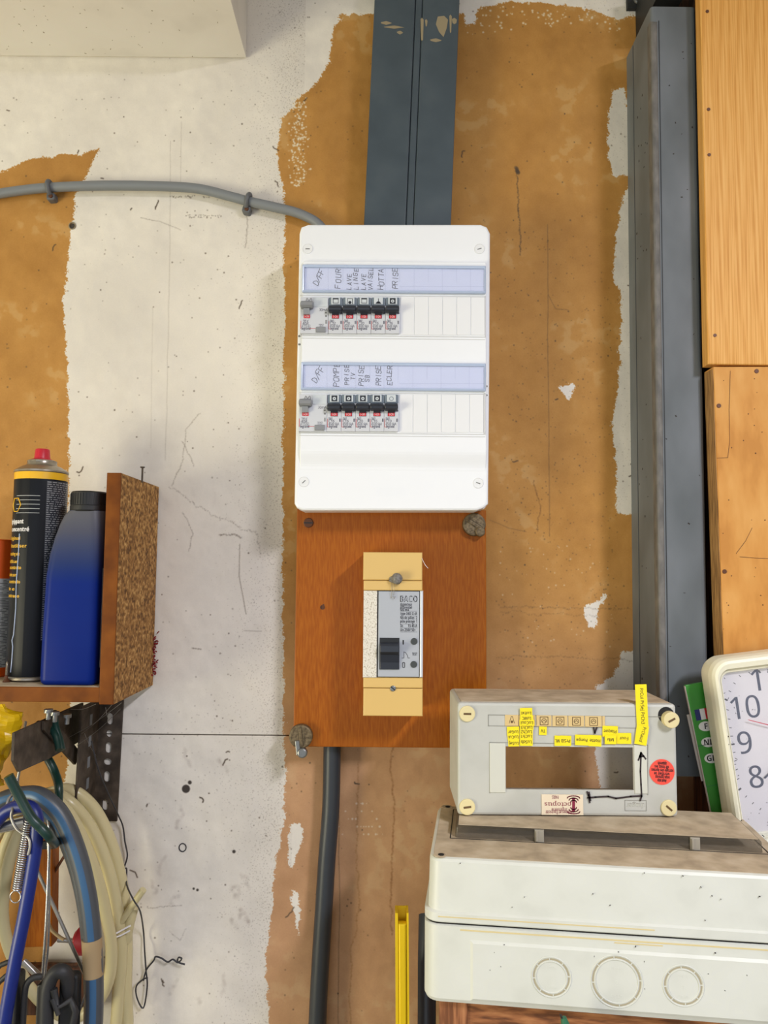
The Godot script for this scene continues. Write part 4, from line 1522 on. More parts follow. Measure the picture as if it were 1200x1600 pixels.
	text(t3, "lettering", "Ingénierie", 2.0 * s, Vector3(-5 * s, -7.5 * s, 0.0001), M.burgundy, PI, 24 * s)
	text(t3, "lettering", "Systèmes et Électricité", 2.0 * s, Vector3(-4 * s, -11 * s, 0.0001), M.burgundy, PI, 44 * s)
	b = MB.new()
	b.slab(Rect2(15 * s, -11 * s, 4.5 * s, 22 * s), 0, 0.0002)
	for sy in [-1, 1]:
		for k in 3:
			var pts := PackedVector2Array()
			for j in 9:
				var t := j / 8.0 * PI
				pts.append(Vector2((17.2 + cos(t) * (9.5 - k * 2.6)) * s, sy * (13.5 - k * 3.2 - (1.0 - sin(t)) * 3.2) * s))
			b.ribbon(pts, 1.5 * s, 0.0002)
	put(t3, "octopus_mark", b, M.burgundy)
	# outlined maker's name, upside down
	var e := R(o, 976, 1250, 1010, 1267, d)
	b = MB.new()
	var er := MB.rrect(e, 0.0003, 3)
	b.rings([[er, 0.0], [er, 0.0004], [MB.inset(er, 0.0004), 0.0004]], false, false, false)
	put(o, "name_frame", b, M.box_line)
	text(o, "name_lettering", ":hager", 7 * s, Vector3(e.get_center().x, e.get_center().y, 0.0001), M.box_line, PI, 27 * s)
	text(o, "name_lettering_fill", ":hager", 5.6 * s, Vector3(e.get_center().x, e.get_center().y, 0.0003), M.box_light, PI, 26 * s)
	# marker pen
	b = MB.new()
	for q in [[[1002, 1244], [1001, 1225], [1000, 1205], [1001, 1176], [997, 1187]], [[1001, 1176], [1008, 1185]], [[1001, 1176], [999, 1182], [1005, 1181]], [[918, 1246], [930, 1245], [950, 1244], [962, 1247], [985, 1244], [1002, 1243], [1000, 1250]], [[917, 1237], [919, 1242], [921, 1253]], [[920, 1238], [922, 1250]], [[927, 1137], [929, 1145]], [[932, 1137], [929, 1144]]]:
		var pts := PackedVector2Array()
		for k in q:
			pts.append(L2(o, k[0], k[1], d))
		b.ribbon(pts, 2.6 * s, 0.0013)
	put(o, "marker_arrow", b, M.marker)


# ------------------------------------------------------------------ big white enclosure, lying on its back
func big_enclosure() -> void:
	var fl := P(668, 1341, 0.78)
	var sc_all := 0.888
	var h := 0.1515
	var o := thing("big_enclosure", "big off-white plastic enclosure with three round knockouts, lying on the wooden rack", "enclosure", Vector3(fl.x, fl.y - h * sc_all, fl.z), Vector3(0, -0.125, 0))
	o.scale = Vector3.ONE * sc_all
	var w := 0.402
	var dep := 0.2
	var flat := Transform3D(Basis(Vector3(1, 0, 0), Vector3(0, 0, -1), Vector3(0, 1, 0)), Vector3.ZERO)
	var out := MB.rrect(Rect2(-0.004, 0, w + 0.008, dep), 0.018, 6)
	var inn := MB.rrect(Rect2(0.0, 0.002, w, dep - 0.004), 0.016, 6)
	var b := MB.new()
	b.xf = flat
	b.rings([[MB.inset(out, 0.002), 0.0], [out, 0.004], [out, 0.0805], [MB.inset(out, 0.002), 0.0815]], true)
	put(o, "base_tray", b, M.case_white)
	b = MB.new()
	b.xf = flat
	b.rings([[MB.inset(out, 0.003), 0.08], [MB.inset(out, 0.003), 0.0855]], true)
	put(o, "joint_gap", b, M.gap)
	b = MB.new()
	b.xf = flat
	b.rings([[MB.inset(out, 0.001), 0.0838], [out, 0.085], [out, 0.0935], [inn, 0.0955], [MB.inset(inn, 0.0015), h - 0.004], [MB.inset(inn, 0.003), h - 0.0012], [MB.inset(inn, 0.0055), h]], true)
	put(o, "lid", b, M.case_white)
	b = MB.new()
	b.xf = flat
	b.rings([[MB.inset(inn, 0.006), h - 0.001], [MB.inset(inn, 0.006), h + 0.0005]], true)
	put(o, "dust_layer", b, M.dust, "brown dust on the top of the lid")
	# raised smoked window on top and the frame line round it
	var wx0 := 0.028
	var wx1 := w - 0.024
	b = MB.new()
	b.xf = flat
	var fr := MB.rrect(Rect2(0.022, 0.066, w - 0.04, 0.112), 0.001, 3)
	b.rings([[fr, h - 0.001], [fr, h + 0.0009], [MB.inset(fr, 0.0012), h + 0.0009]], false, false, false)
	put(o, "window_recess", b, M.gap)
	b = MB.new()
	b.xf = flat
	var wr := MB.rrect(Rect2(wx0, 0.07, wx1 - wx0, 0.104), 0.004, 4)
	b.rings([[wr, h], [MB.inset(wr, 0.0008), h + 0.012], [MB.inset(wr, 0.003), h + 0.0142]], true)
	var win := put(o, "smoked_window", b, M.smoked)
	b = MB.new()
	b.xf = flat
	b.rings([[MB.inset(wr, 0.004), h + 0.0142], [MB.inset(wr, 0.004), h + 0.0147]])
	put(win, "dust_layer", b, M.dust)
	for x in [0.127, 0.303]:
		b = MB.new()
		b.box(Vector3(x, h + 0.007, -0.0695), Vector3(0.011, 0.015, 0.004), 0.0012)
		b.box(Vector3(x - 0.003, h + 0.0075, -0.067), Vector3(0.003, 0.012, 0.003), 0.001)
		put(win, "clip", b, M.clip_clear)
	for c in [[0.0135, 0.011], [w - 0.014, 0.011], [0.0135, dep - 0.012], [w - 0.014, dep - 0.012]]:
		b = MB.new()
		b.xf = flat
		b.rings([[MB.circle(Vector2(c[0], c[1]), 0.0075), h], [MB.circle(Vector2(c[0], c[1]), 0.0075), h + 0.001], [MB.circle(Vector2(c[0], c[1]), 0.006), h + 0.001], [MB.circle(Vector2(c[0], c[1]), 0.006), h + 0.0004]], true)
		var sc := put(o, "lid_screw", b, M.dust)
		b = MB.new()
		b.xf = flat
		b.disc(Vector2(c[0] + 0.001, c[1] + 0.0005), 0.0034, h, h + 0.0012, 0, 10)
		put(sc, "slot", b, M.gap)
	# front panel with knockouts
	var pr := Rect2(0.047, 0.004, 0.316, 0.0635)
	b = MB.new()
	b.rings([[MB.rrect(pr), 0.0], [MB.inset(MB.rrect(pr), 0.003), 0.0018]])
	var fp := put(o, "front_panel", b, M.case_white)
	var k := 0
	for c in [[0.1335, 0.0355, 0.0185], [0.2015, 0.036, 0.0245], [0.2695, 0.0365, 0.0185]]:
		var ctr := Vector2(c[0], c[1])
		var rad: float = c[2]
		b = MB.new()
		for ring in [rad + 0.0022, rad - 0.0022]:
			var pts := PackedVector3Array()
			for i in 36:
				pts.append(Vector3(ctr.x + cos(i * TAU / 36) * ring, ctr.y + sin(i * TAU / 36) * ring, 0.0018))
			b.tube(pts, 0.0008, 6, true)
		for i in 8:
			var t := i * TAU / 8 + 0.1
			b.xf = Transform3D(Basis(Vector3.BACK, t), Vector3(ctr.x, ctr.y, 0))
			b.slab(Rect2(rad - 0.002, -0.0005, 0.004, 0.001), 0.001, 0.0024)
		b.xf = Transform3D.IDENTITY
		var ko := put(fp, "knockout", b, M.case_white)
		b = MB.new()
		var ci := MB.circle(ctr, rad + 0.0009, 36)
		b.rings([[ci, 0.001], [ci, 0.00185], [MB.inset(ci, 0.0018), 0.00185], [MB.inset(ci, 0.0018), 0.001]], false, false, false)
		put(fp, "knockout_groove", b, M.case_groove)
		text(fp, "embossing", ["PG16", "PG21", "PG16"][k], 0.0028, Vector3(ctr.x, ctr.y + rad * 0.5, 0.0018), M.case_white)
		text(fp, "embossing", ["1", "2", "1"][k], 0.005, Vector3(ctr.x, ctr.y - 0.002, 0.0018), M.case_white)
		text(fp, "embossing", "Open", 0.0028, Vector3(ctr.x, ctr.y - rad * 0.6, 0.0018), M.case_white)
		k += 1
		ko.set_meta("label", "round knockout")
	# old glue lines along the joint
	b = MB.new()
	b.slab(Rect2(0.036, 0.0765, 0.352, 0.0016), -0.001, 0.0003)
	b.slab(Rect2(0.012, 0.0895, 0.23, 0.0012), -0.001, 0.0003)
	b.slab(Rect2(0.2, 0.074, 0.05, 0.0012), -0.001, 0.0003)
	b.slab(Rect2(0.372, 0.07, 0.02, 0.0015), -0.001, 0.0003)
	b.slab(Rect2(0.372, 0.07, 0.0012, 0.008), -0.001, 0.0003)
	b.slab(Rect2(0.372, 0.145, 0.02, 0.0012), -0.003, 0.0002)
	b.slab(Rect2(0.372, 0.1, 0.0012, 0.045), -0.003, 0.0002)
	put(o, "glue_residue", b, M.residue)
	b = MB.new()
	for i in 26:
		var on_lid := rng.randf() < 0.5
		var c := Vector2(rng.randf_range(0.02, w - 0.03), rng.randf_range(0.1, 0.15) if on_lid else rng.randf_range(0.006, 0.075))
		b.xf = Transform3D(Basis(Vector3.BACK, rng.randf() * TAU), Vector3(c.x, c.y, -0.003 if on_lid else 0.0))
		b.slab(Rect2(-0.0005, -0.0003, rng.randf_range(0.0005, 0.0014), 0.0005), 0.0, 0.0021)
	put(o, "dirt_specks", b, M.fly_spot).set_meta("kind", "stuff")


func rack() -> void:
	var top := P(668, 1341, 0.78).y - 0.1515 * 0.888 - 0.0005
	var base := P(690, 1590, 0.795)
	var o := thing("wooden_rack", "rough wooden rack carrying the big white enclosure at the bottom right", "rack", Vector3(base.x, 0.0, -0.79), Vector3(0, -0.125, 0))
	var w := 0.56
	for c in [[0.0, -0.018], [w, -0.018], [0.0, -0.17], [w, -0.17]]:
		put(o, "post", bx(Vector3(c[0] - 0.003, 0.0, c[1] - 0.018), Vector3(c[0] + 0.025, top - 0.0005, c[1] + 0.018), 0.0015), M.rack_wood)
	put(o, "rail", bx(Vector3(0.023, top - 0.029, -0.022), Vector3(w, top - 0.0005, -0.003), 0.002), M.rough_wood, "rough sawn front rail")
	put(o, "rail", bx(Vector3(0.023, top - 0.029, -0.18), Vector3(w, top - 0.0005, -0.16), 0.002), M.rough_wood)
	put(o, "top_board", bx(Vector3(0.39, top - 0.02, -0.16), Vector3(w, top - 0.002, -0.022), 0.001), M.rough_wood)
	put(o, "shelf", bx(Vector3(0.0, top - 0.34, -0.18), Vector3(w + 0.02, top - 0.32, 0.0), 0.002), M.dark_wood)
	put(o, "added_dark_back", bx(Vector3(0.0, 0.1, -0.19), Vector3(w + 0.02, top - 0.03, -0.1885), 0.0), M.dark_wood)  # dark sheet added so the rack interior reads as shade
	for x in [0.12, 0.15, 0.29]:
		put(o, "slat", bx(Vector3(x, top - 0.32, -0.12), Vector3(x + 0.02, top - 0.03, -0.1), 0.002), M.dark_wood)
	# end of an earth wire in front of the rail
	var p := P(884, 1604, 0.735)
	var q := thing("earth_wire", "cut end of a green and yellow earth wire poking up before the wooden rack", "wire", Vector3(p.x, 0.0, p.z))
	var b := MB.new()
	b.tube(PackedVector3Array([Vector3(0.03, 0.0, 0), Vector3(0.012, p.y * 0.6, 0), Vector3(0.004, p.y - 0.02, 0), Vector3(0.0022, p.y - 0.009, 0)]), 0.0040, 10)
	put(q, "yellow_sheath", b, M.earth_yellow)
	b = MB.new()
	b.tube(PackedVector3Array([Vector3(0.0024, p.y - 0.012, 0), Vector3(0, p.y, 0), Vector3(-0.002, p.y + 0.008, 0)]), [0.0043, 0.0043, 0.0026], 10)
	put(q, "green_end", b, M.earth_green)
	b = MB.new()
	b.tube(PackedVector3Array([Vector3(-0.003, p.y + 0.006, 0), Vector3(-0.005, p.y + 0.011, 0.001)]), 0.001, 6)
	put(q, "bare_core", b, M.fly_spot)


# ------------------------------------------------------------------ clock and papers
func clock() -> void:
	var d := 0.9
	var c := P(1273, 1152, d)
	var s := P(1100, 1152, d).distance_to(P(1200, 1152, d)) / 100.0
	var o := thing("wall_clock", "cream plastic wall clock with blue-black numerals leaning at the right edge beside the big enclosure", "clock", c, Vector3(0, 0, 0.128))
	var hw := 145 * s
	var rect := Rect2(-hw, -310 * s, hw * 2, 447 * s)
	var out := MB.rrect(rect, 30 * s, 8)
	var win := MB.rrect(Rect2(-126 * s, -148 * s, 252 * s, 260 * s), 14 * s, 8)
	var b := MB.new()
	b.rings([[MB.inset(out, 0.002), -0.036], [out, -0.03], [out, -0.012], [MB.inset(out, 2 * s), -0.005], [MB.inset(out, 5 * s), -0.001], [MB.inset(out, 9 * s), 0.0005], [MB.rrect(Rect2(-133 * s, -156 * s, 266 * s, 276 * s), 18 * s, 8), -0.001], [MB.rrect(Rect2(-131 * s, -154 * s, 262 * s, 272 * s), 17 * s, 8), -0.005], [MB.rrect(Rect2(-128 * s, -150 * s, 256 * s, 264 * s), 15 * s, 8), -0.006], [win, -0.009], [win, -0.014]], true, true, false)
	put(o, "case", b, M.clock_cream)
	b = MB.new()
	var g1 := MB.rrect(Rect2(-130.5 * s, -153.5 * s, 261 * s, 271 * s), 16 * s, 8)
	b.rings([[g1, -0.0062], [g1, -0.0048], [MB.inset(g1, 1.2 * s), -0.0048]], false, false, false)
	var lp := MB.rrect(Rect2(-112 * s, -300 * s, 224 * s, 128 * s), 14 * s, 8)
	b.rings([[lp, -0.002], [lp, 0.0012], [MB.inset(lp, 1.2 * s), 0.0012]], false, false, false)
	put(o, "groove_line", b, M.clock_line)
	b = MB.new()
	b.extrude(lp, -0.002, 0.0008, 0.0006, true)
	put(o, "lower_panel", b, M.clock_face)
	b = MB.new()
	b.extrude(win, -0.02, -0.013, 0, false)
	var face := put(o, "dial", b, M.clock_face)
	b = MB.new()
	b.slab(Rect2(-126 * s, -148 * s, 252 * s, 10 * s), -0.0135, -0.011, 0.001)
	put(o, "dial_ledge", b, M.clock_cream)
	for n in range(1, 13):
		var t := n * TAU / 12
		text(face, "numeral", str(n), 35 * s, Vector3(sin(t) * (103 if n % 6 == 3 else 108) * s, cos(t) * 109 * s, -0.013), M.clock_ink)
	b = MB.new()
	for n in 60:
		var t := n * TAU / 60
		var dir := Vector2(sin(t), cos(t))
		# a squared track of minute marks
		var k := 1.0 / maxf(absf(dir.x) / 120.0 * 0.99, absf(dir.y) / 106.0 * 0.99)
		k = minf(k, 140.0)
		b.xf = Transform3D(Basis(Vector3.BACK, -t), Vector3(dir.x * k * s, dir.y * k * s, 0))
		if n % 5 == 0:
			b.slab(Rect2(-1.3 * s, -2.6 * s, 2.6 * s, 5.2 * s), -0.0135, -0.0128)
		else:
			b.slab(Rect2(-0.5 * s, -2 * s, 1.0 * s, 4 * s), -0.0135, -0.0128)
	put(face, "minute_marks", b, M.fly_spot)
	# hands
	var l := o.transform.affine_inverse()
	for q in [[1201, 1219, 5.0, -0.0095, "minute_hand", "clock_ink", -14.0], [1330, 1120, 6.0, -0.0105, "hour_hand", "clock_ink", -12.0], [1175, 1127, 2.2, -0.0085, "second_hand", "clock_red", -30.0]]:
		var e := l * P(q[0], q[1], d)
		var tip := Vector2(e.x, e.y)
		var dir := tip.normalized()
		var n: Vector2 = Vector2(-dir.y, dir.x) * q[2] * s * 0.5
		b = MB.new()
		var tail: Vector2 = dir * q[6] * s
		b.extrude(PackedVector2Array([tail - n, tip - n * 0.55, tip + dir * s, tip + n * 0.55, tail + n]) if true else PackedVector2Array(), q[3], q[3] + 0.0006)
		put(face, q[4], b, M[q[5]])
	b = MB.new()
	b.disc(Vector2.ZERO, 6 * s, -0.013, -0.0075, 0.0008)
	put(face, "hub", b, M.clock_ink)
	b = MB.new()
	for i in 70:
		var p := Vector2(rng.randf_range(-hw + 8 * s, -20 * s), rng.randf_range(-260 * s, 130 * s))
		b.xf = Transform3D(Basis(Vector3.BACK, rng.randf() * TAU), Vector3(p.x, p.y, 0))
		var on_dial := p.x > -124 * s and p.y < 108 * s and p.y > -138 * s
		b.slab(Rect2(-0.8 * s, -0.4 * s, rng.randf_range(0.8, 2.6) * s, 0.8 * s), -0.0135 if on_dial else -0.004, -0.0127 if on_dial else 0.0008)
	put(o, "fly_specks", b, M.fly_spot).set_meta("kind", "stuff")
	b = MB.new()
	b.extrude(MB.inset(win, -0.001), -0.0078, -0.0066)
	put(o, "glass", b, M.clear)


func papers() -> void:
	var d := 0.941
	var p := P(1071, 1071, d)
	var o := thing("green_booklet", "green booklet with a French flag and country codes tucked behind the clock", "booklet", p, Vector3(0, 0, 0.185))
	var w := 0.1
	var b := MB.new()
	b.slab(Rect2(0, -0.3, w, 0.3), -0.0045, 0.0, 0.0004)
	put(o, "cover", b, M.green_card)
	b = MB.new()
	b.slab(Rect2(-0.0008, -0.299, 0.001, 0.298), -0.0042, -0.0006)
	put(o, "page_edge", b, M.paper)
	b = MB.new()
	b.slab(Rect2(0.0, -0.0735, w, 0.0008), -0.0004, 0.0003)
	b.slab(Rect2(0.0, -0.1215, w, 0.0004), -0.0004, 0.0002)
	put(o, "fold_line", b, M.earth_green)
	var c := L2(o, 1096, 1116, d)
	var fl := MB.new()
	fl.slab(Rect2(-0.009, -0.0065, 0.018, 0.013), 0, 0.0003)
	var flag := put(o, "flag", fl, M.white_print)
	flag.position = Vector3(c.x + 0.0015, c.y, 0)
	for k in 2:
		b = MB.new()
		b.slab(Rect2(-0.009 + 0.012 * k, -0.0065, 0.006, 0.013), 0, 0.0005)
		put(flag, "flag_stripe", b, M.flag_blue if k == 0 else M.flag_red)
	for q in [["F", 1101, 1135, 1.0], ["NL", 1105, 1160, 1.0], ["GB", 1110, 1185, 1.0]]:
		c = L2(o, q[1], q[2], d)
		b = MB.new()
		var el := PackedVector2Array()
		for i in 24:
			el.append(Vector2(cos(i * TAU / 24) * 0.0088, sin(i * TAU / 24) * 0.0058))
		b.extrude(el, 0, 0.0003)
		var ov := put(o, "country_oval", b, M.white_print)
		ov.position = Vector3(c.x + 0.0015, c.y, 0)
		ov.rotation.z = -0.1
		text(ov, "lettering", q[0], 0.0066, Vector3(0, 0, 0.0003), M.dark_ink, 0, 0, font("Droid Sans", 700))
	p = P(1073, 1117, 0.9475)
	b = MB.new()
	b.slab(Rect2(0, -0.08, 0.05, 0.08), -0.0004, 0.0004)
	var sh := single("paper_sheet", "pale grey sheet of paper showing behind the green booklet", "paper", p, b, M.paper)
	sh.rotation.z = 0.2


# ------------------------------------------------------------------ shelf box at the left
func shelf() -> void:
	var df := 0.92
	var p := P(190, 739, df)
	var q := P(176, 1101, df)
	var x1 := (p.x + q.x) / 2
	var th := 0.0165
	var bot := q.y
	var top := p.y
	var o := thing("wall_shelf", "brown chipboard shelf box holding the cans and bottle on the left wall", "shelf", Vector3(x1, bot, -WALL))
	var zf := WALL - df
	# upright side: veneered front edge and raw chipboard outer face
	var b := MB.new()
	b.slab(Rect2(-th, 0, th, top - bot), 0.004, zf - 0.001)
	var side := put(o, "side_board", b, M.chipboard, "raw chipboard side")
	b = MB.new()
	b.slab(Rect2(-th - 0.0003, 0.0, th + 0.0004, top - bot + 0.0003), zf - 0.0012, zf, 0.0008)
	put(o, "side_front_edge", b, M.shelf_edge)
	b = MB.new()
	b.slab(Rect2(-th - 0.0008, 0.02, 0.001, top - bot - 0.02), 0.004, zf - 0.001)
	put(o, "side_inner_face", b, M.shelf_edge)
	b = MB.new()
	b.slab(Rect2(-0.55, 0.002, 0.55 - th, 0.0175), 0.004, zf - 0.002, 0.0008)
	put(o, "bottom_board", b, M.shelf_edge)
	b = MB.new()
	b.slab(Rect2(-0.55, 0.0192, 0.55 - th - 0.001, 0.0008), 0.004, zf - 0.004)
	put(o, "dust_layer", b, M.dust)
	# nail on top and a red felt scrap at the back corner
	var np := L(o, 222, 752, 0.985)
	b = MB.new()
	b.lathe(Vector3(np.x, top - bot - 0.004, np.z), PackedVector2Array([Vector2(0.0012, 0), Vector2(0.0012, 0.0185), Vector2(0.003, 0.0192), Vector2(0.003, 0.0205), Vector2(0, 0.0208)]), 10)
	put(side, "nail", b, M.iron)
	b = MB.new()
	for k in 60:
		var c := Vector3(rng.randf_range(-0.002, 0.004), rng.randf_range(0.01, 0.075), rng.randf_range(0.001, 0.012))
		b.tube(PackedVector3Array([c, c + Vector3(rng.randf_range(0.0, 0.004), rng.randf_range(-0.003, 0.003), rng.randf_range(-0.001, 0.003))]), 0.0008, 5)
	var felt := put(o, "red_fuzz", b, M.felt_red)
	felt.set_meta("kind", "stuff")
	var y0 := bot + 0.0202

	# aerosol can
	var cz := 0.985
	var c := P(52, 1050, cz)
	var rad := 0.0318
	var can := thing("spray_can", "tall dark aerosol can with a yellow ring and red nozzle standing on the shelf", "spray can", Vector3(c.x, y0, -cz))
	var hb := P(68, 741, cz).y - y0
	b = MB.new()
	b.lathe(Vector3.ZERO, PackedVector2Array([Vector2(0.02, 0.0), Vector2(rad - 0.003, 0.0), Vector2(rad + 0.0012, 0.002), Vector2(rad + 0.0012, 0.0045), Vector2(rad - 0.0006, 0.006)]), 40)
	put(can, "base_rim", b, M.can_metal)
	b = MB.new()
	b.lathe(Vector3.ZERO, PackedVector2Array([Vector2(rad - 0.0006, 0.0055), Vector2(rad, 0.008), Vector2(rad, hb - 0.009)]), 40)
	var body := put(can, "body", b, M.can_dark)
	b = MB.new()
	b.lathe(Vector3.ZERO, PackedVector2Array([Vector2(rad + 0.0001, hb - 0.009), Vector2(rad + 0.0001, hb)]), 40)
	put(can, "yellow_ring", b, M.can_yellow)
	b = MB.new()
	b.lathe(Vector3.ZERO, PackedVector2Array([Vector2(rad, hb), Vector2(rad + 0.001, hb + 0.001), Vector2(rad + 0.001, hb + 0.003), Vector2(rad - 0.001, hb + 0.0045), Vector2(0.024, hb + 0.009), Vector2(0.019, hb + 0.011), Vector2(0.0178, hb + 0.013), Vector2(0.018, hb + 0.0165), Vector2(0.0165, hb + 0.0175), Vector2(0.0145, hb + 0.0165), Vector2(0, hb + 0.0165)]), 40)
	put(can, "shoulder", b, M.can_metal)
	b = MB.new()
	b.lathe(Vector3.ZERO, PackedVector2Array([Vector2(0.0125, hb + 0.016), Vector2(0.0125, hb + 0.019), Vector2(0.0098, hb + 0.02), Vector2(0.0088, hb + 0.031), Vector2(0.0078, hb + 0.0325), Vector2(0, hb + 0.0325)]), 24)
	put(can, "nozzle", b, M.nozzle)
	b = MB.new()
	for i in 12:
		var t0 := 0.62 + i / 12.0 * 1.5
		var t1 := 0.62 + (i + 1) / 12.0 * 1.5
		var r2 := rad + 0.00025
		b.quad(Vector3(sin(t0) * r2, 0.05, cos(t0) * r2), Vector3(sin(t1) * r2, 0.05, cos(t1) * r2), Vector3(sin(t1) * r2, hb - 0.011, cos(t1) * r2), Vector3(sin(t0) * r2, hb - 0.011, cos(t0) * r2), 3, Vector2(i / 12.0, 1), Vector2((i + 1) / 12.0, 1), Vector2((i + 1) / 12.0, 0), Vector2(i / 12.0, 0))
	put(body, "fine_print", b, M.dark_print)
	b = MB.new()
	for i in 5:
		var r2 := rad + 0.0003
		var y := hb - 0.031 - i * 0.0054
		for j in 10:
			var t0 := -0.6 + j * 0.1
			b.quad(Vector3(sin(t0) * r2, y, cos(t0) * r2), Vector3(sin(t0 + 0.1) * r2, y, cos(t0 + 0.1) * r2), Vector3(sin(t0 + 0.1) * r2, y + 0.0006, cos(t0 + 0.1) * r2), Vector3(sin(t0) * r2, y + 0.0006, cos(t0) * r2), 3)
	put(body, "white_lines", b, M.tin_grey)
	var hx := PackedVector3Array()
	for i in 6:
		var ang := i * TAU / 6
		var a2 := -0.62 + cos(ang) * 0.27
		hx.append(Vector3(sin(a2) * (rad + 0.0003), hb - 0.042 + sin(ang) * 0.0095, cos(a2) * (rad + 0.0003)))
	b = MB.new()
	b.tube(hx, 0.0007, 5, true)
	put(body, "hexagon_mark", b, M.can_yellow)
	var drip := PackedVector3Array()
	for k in [[0.95, -0.35], [0.8, -0.36], [0.62, -0.4], [0.45, -0.37], [0.28, -0.42], [0.24, -0.5], [0.2, -0.44], [0.1, -0.46], [0.03, -0.5]]:
		drip.append(Vector3(sin(k[1]) * (rad + 0.0002), 0.006 + k[0] * (hb - 0.075), cos(k[1]) * (rad + 0.0002)))
	b = MB.new()
	b.tube(drip, 0.0006, 6)
	put(body, "dried_drip", b, M.strip_frame)
	var yy := P(40, 817, cz).y - y0
	for k in [["dégrippant", 0.0, 0.0052, 0.031, -0.68, 1], ["concentré", 0.0098, 0.0052, 0.032, -0.45, 1], ["Original", 0.021, 0.004, 0.026, -0.72, 0], ["Rostlöser", 0.0305, 0.0042, 0.03, -0.5, 0], ["penetrating ole", 0.0405, 0.0038, 0.03, -0.78, 0], ["lubrificar", 0.05, 0.0038, 0.028, -0.84, 0], ["concentrato", 0.0575, 0.0038, 0.03, -0.68, 0], ["lubricar", 0.0665, 0.0038, 0.026, -0.84, 0], ["concentrado", 0.075, 0.0038, 0.03, -0.7, 0], ["olie e", 0.084, 0.0038, 0.026, -0.9, 0], ["centrado", 0.0925, 0.0038, 0.028, -0.68, 0]]:
		text(body, "lettering", k[0], k[2], Vector3(0, yy - k[1], 0), M.white_print if k[5] == 1 else M.can_print_yellow, k[4], k[3], font("Droid Sans", 700), rad)
	# blue bottle
	cz = 0.952
	c = P(114, 1080, cz)
	var bt := thing("blue_bottle", "dusty blue plastic bottle with a black screw cap leaning against the shelf side", "bottle", Vector3(c.x, y0, -cz))
	var y_top := P(134, 799, cz).y - y0
	var wb := 0.0345
	var flatx := Transform3D(Basis(Vector3(1, 0, 0), Vector3(0, 0, -1), Vector3(0, 1, 0)), Vector3.ZERO)
	b = MB.new()
	var lev := [[0.0, -wb + 0.004, wb - 0.004, 0.018, 0.006], [0.0025, -wb + 0.001, wb - 0.001, 0.021, 0.009], [0.007, -wb, wb, 0.022, 0.01], [y_top * 0.3, -wb + 0.0005, wb, 0.022, 0.01], [y_top * 0.62, -wb + 0.002, wb, 0.022, 0.011], [y_top * 0.74, -wb + 0.0048, wb, 0.0218, 0.012], [y_top * 0.84, -wb + 0.0095, wb, 0.0212, 0.013], [y_top * 0.92, -wb + 0.0145, wb - 0.0002, 0.0205, 0.014], [y_top * 0.97, -wb + 0.0185, wb - 0.0006, 0.02, 0.016], [y_top, -wb + 0.0235, wb - 0.0015, 0.0195, 0.017]]
	var rl := []
	for k in lev:
		rl.append([MB.rrect(Rect2(k[1], -k[3], k[2] - k[1], k[3] * 2), minf(k[4], minf(k[3], (k[2] - k[1]) / 2) * 0.98), 6), k[0]])
	var group_at := b.group + 1
	for k in rl.size() - 1:
		var pa: PackedVector2Array = rl[k][0]
		var pb: PackedVector2Array = rl[k + 1][0]
		for i in pa.size():
			var j := (i + 1) % pa.size()
			var ha: float = rl[k][1]
			var hb2: float = rl[k + 1][1]
			var ua := Vector2(0.5, 1.0 - ha / y_top)
			var ub := Vector2(0.5, 1.0 - hb2 / y_top)
			b.quad(Vector3(pa[i].x, ha, -pa[i].y), Vector3(pa[j].x, ha, -pa[j].y), Vector3(pb[j].x, hb2, -pb[j].y), Vector3(pb[i].x, hb2, -pb[i].y), group_at, ua, ua, ub, ub)
	b.xf = flatx
	b.cap(rl[0][0], 0.0, false)
	b.cap(rl[-1][0], y_top, true)
	put(bt, "body", b, M.blue_bottle)
	var ncx := 0.0115
	b = MB.new()
	b.lathe(Vector3(ncx, 0, 0), PackedVector2Array([Vector2(0.021, y_top - 0.001), Vector2(0.0225, y_top + 0.0005), Vector2(0.0225, y_top + 0.006), Vector2(0.0218, y_top + 0.0068), Vector2(0.0218, y_top + 0.022), Vector2(0.0205, y_top + 0.0238), Vector2(0, y_top + 0.0242)]), 32)
	var cap := put(bt, "cap", b, M.cap_black)
	b = MB.new()
	for i in 40:
		var t := i * TAU / 40
		b.xf = Transform3D(Basis(Vector3.UP, t), Vector3(ncx, 0, 0))
		b.box(Vector3(0, y_top + 0.0142, 0.0219), Vector3(0.0011, 0.0135, 0.0009))
	put(cap, "grip_ribs", b, M.cap_black)
	# white label down the right side of the bottle
	b = MB.new()
	b.slab(Rect2(wb - 0.0005, 0.02, 0.0008, 0.12), -0.012, 0.009)
	put(bt, "label", b, M.tin_grey)
	# tin behind, cut by the left edge
	cz = 1.02
	c = P(-26, 1050, cz)
	var tn := thing("oil_tin", "orange tin with a grey printed label at the left edge, behind the spray can", "tin", Vector3(c.x, y0, -cz))
	var tr := 0.041
	var ttop := P(10, 845, cz - 0.02).y - y0
	var tmid := P(10, 904, cz - 0.02).y - y0
	b = MB.new()
	b.lathe(Vector3.ZERO, PackedVector2Array([Vector2(0, 0), Vector2(tr, 0), Vector2(tr + 0.001, 0.002), Vector2(tr, 0.004), Vector2(tr, ttop), Vector2(tr + 0.001, ttop + 0.001), Vector2(tr - 0.004, ttop + 0.002), Vector2(0, ttop + 0.001)]), 40)
	var tb := put(tn, "body", b, M.tin_orange)
	b = MB.new()
	b.lathe(Vector3.ZERO, PackedVector2Array([Vector2(tr + 0.0002, 0.012), Vector2(tr + 0.0002, tmid)]), 40)
	put(tb, "printed_label", b, M.fine_print)
	# wood screw standing on its head
	c = P(10, 1064, 0.955)
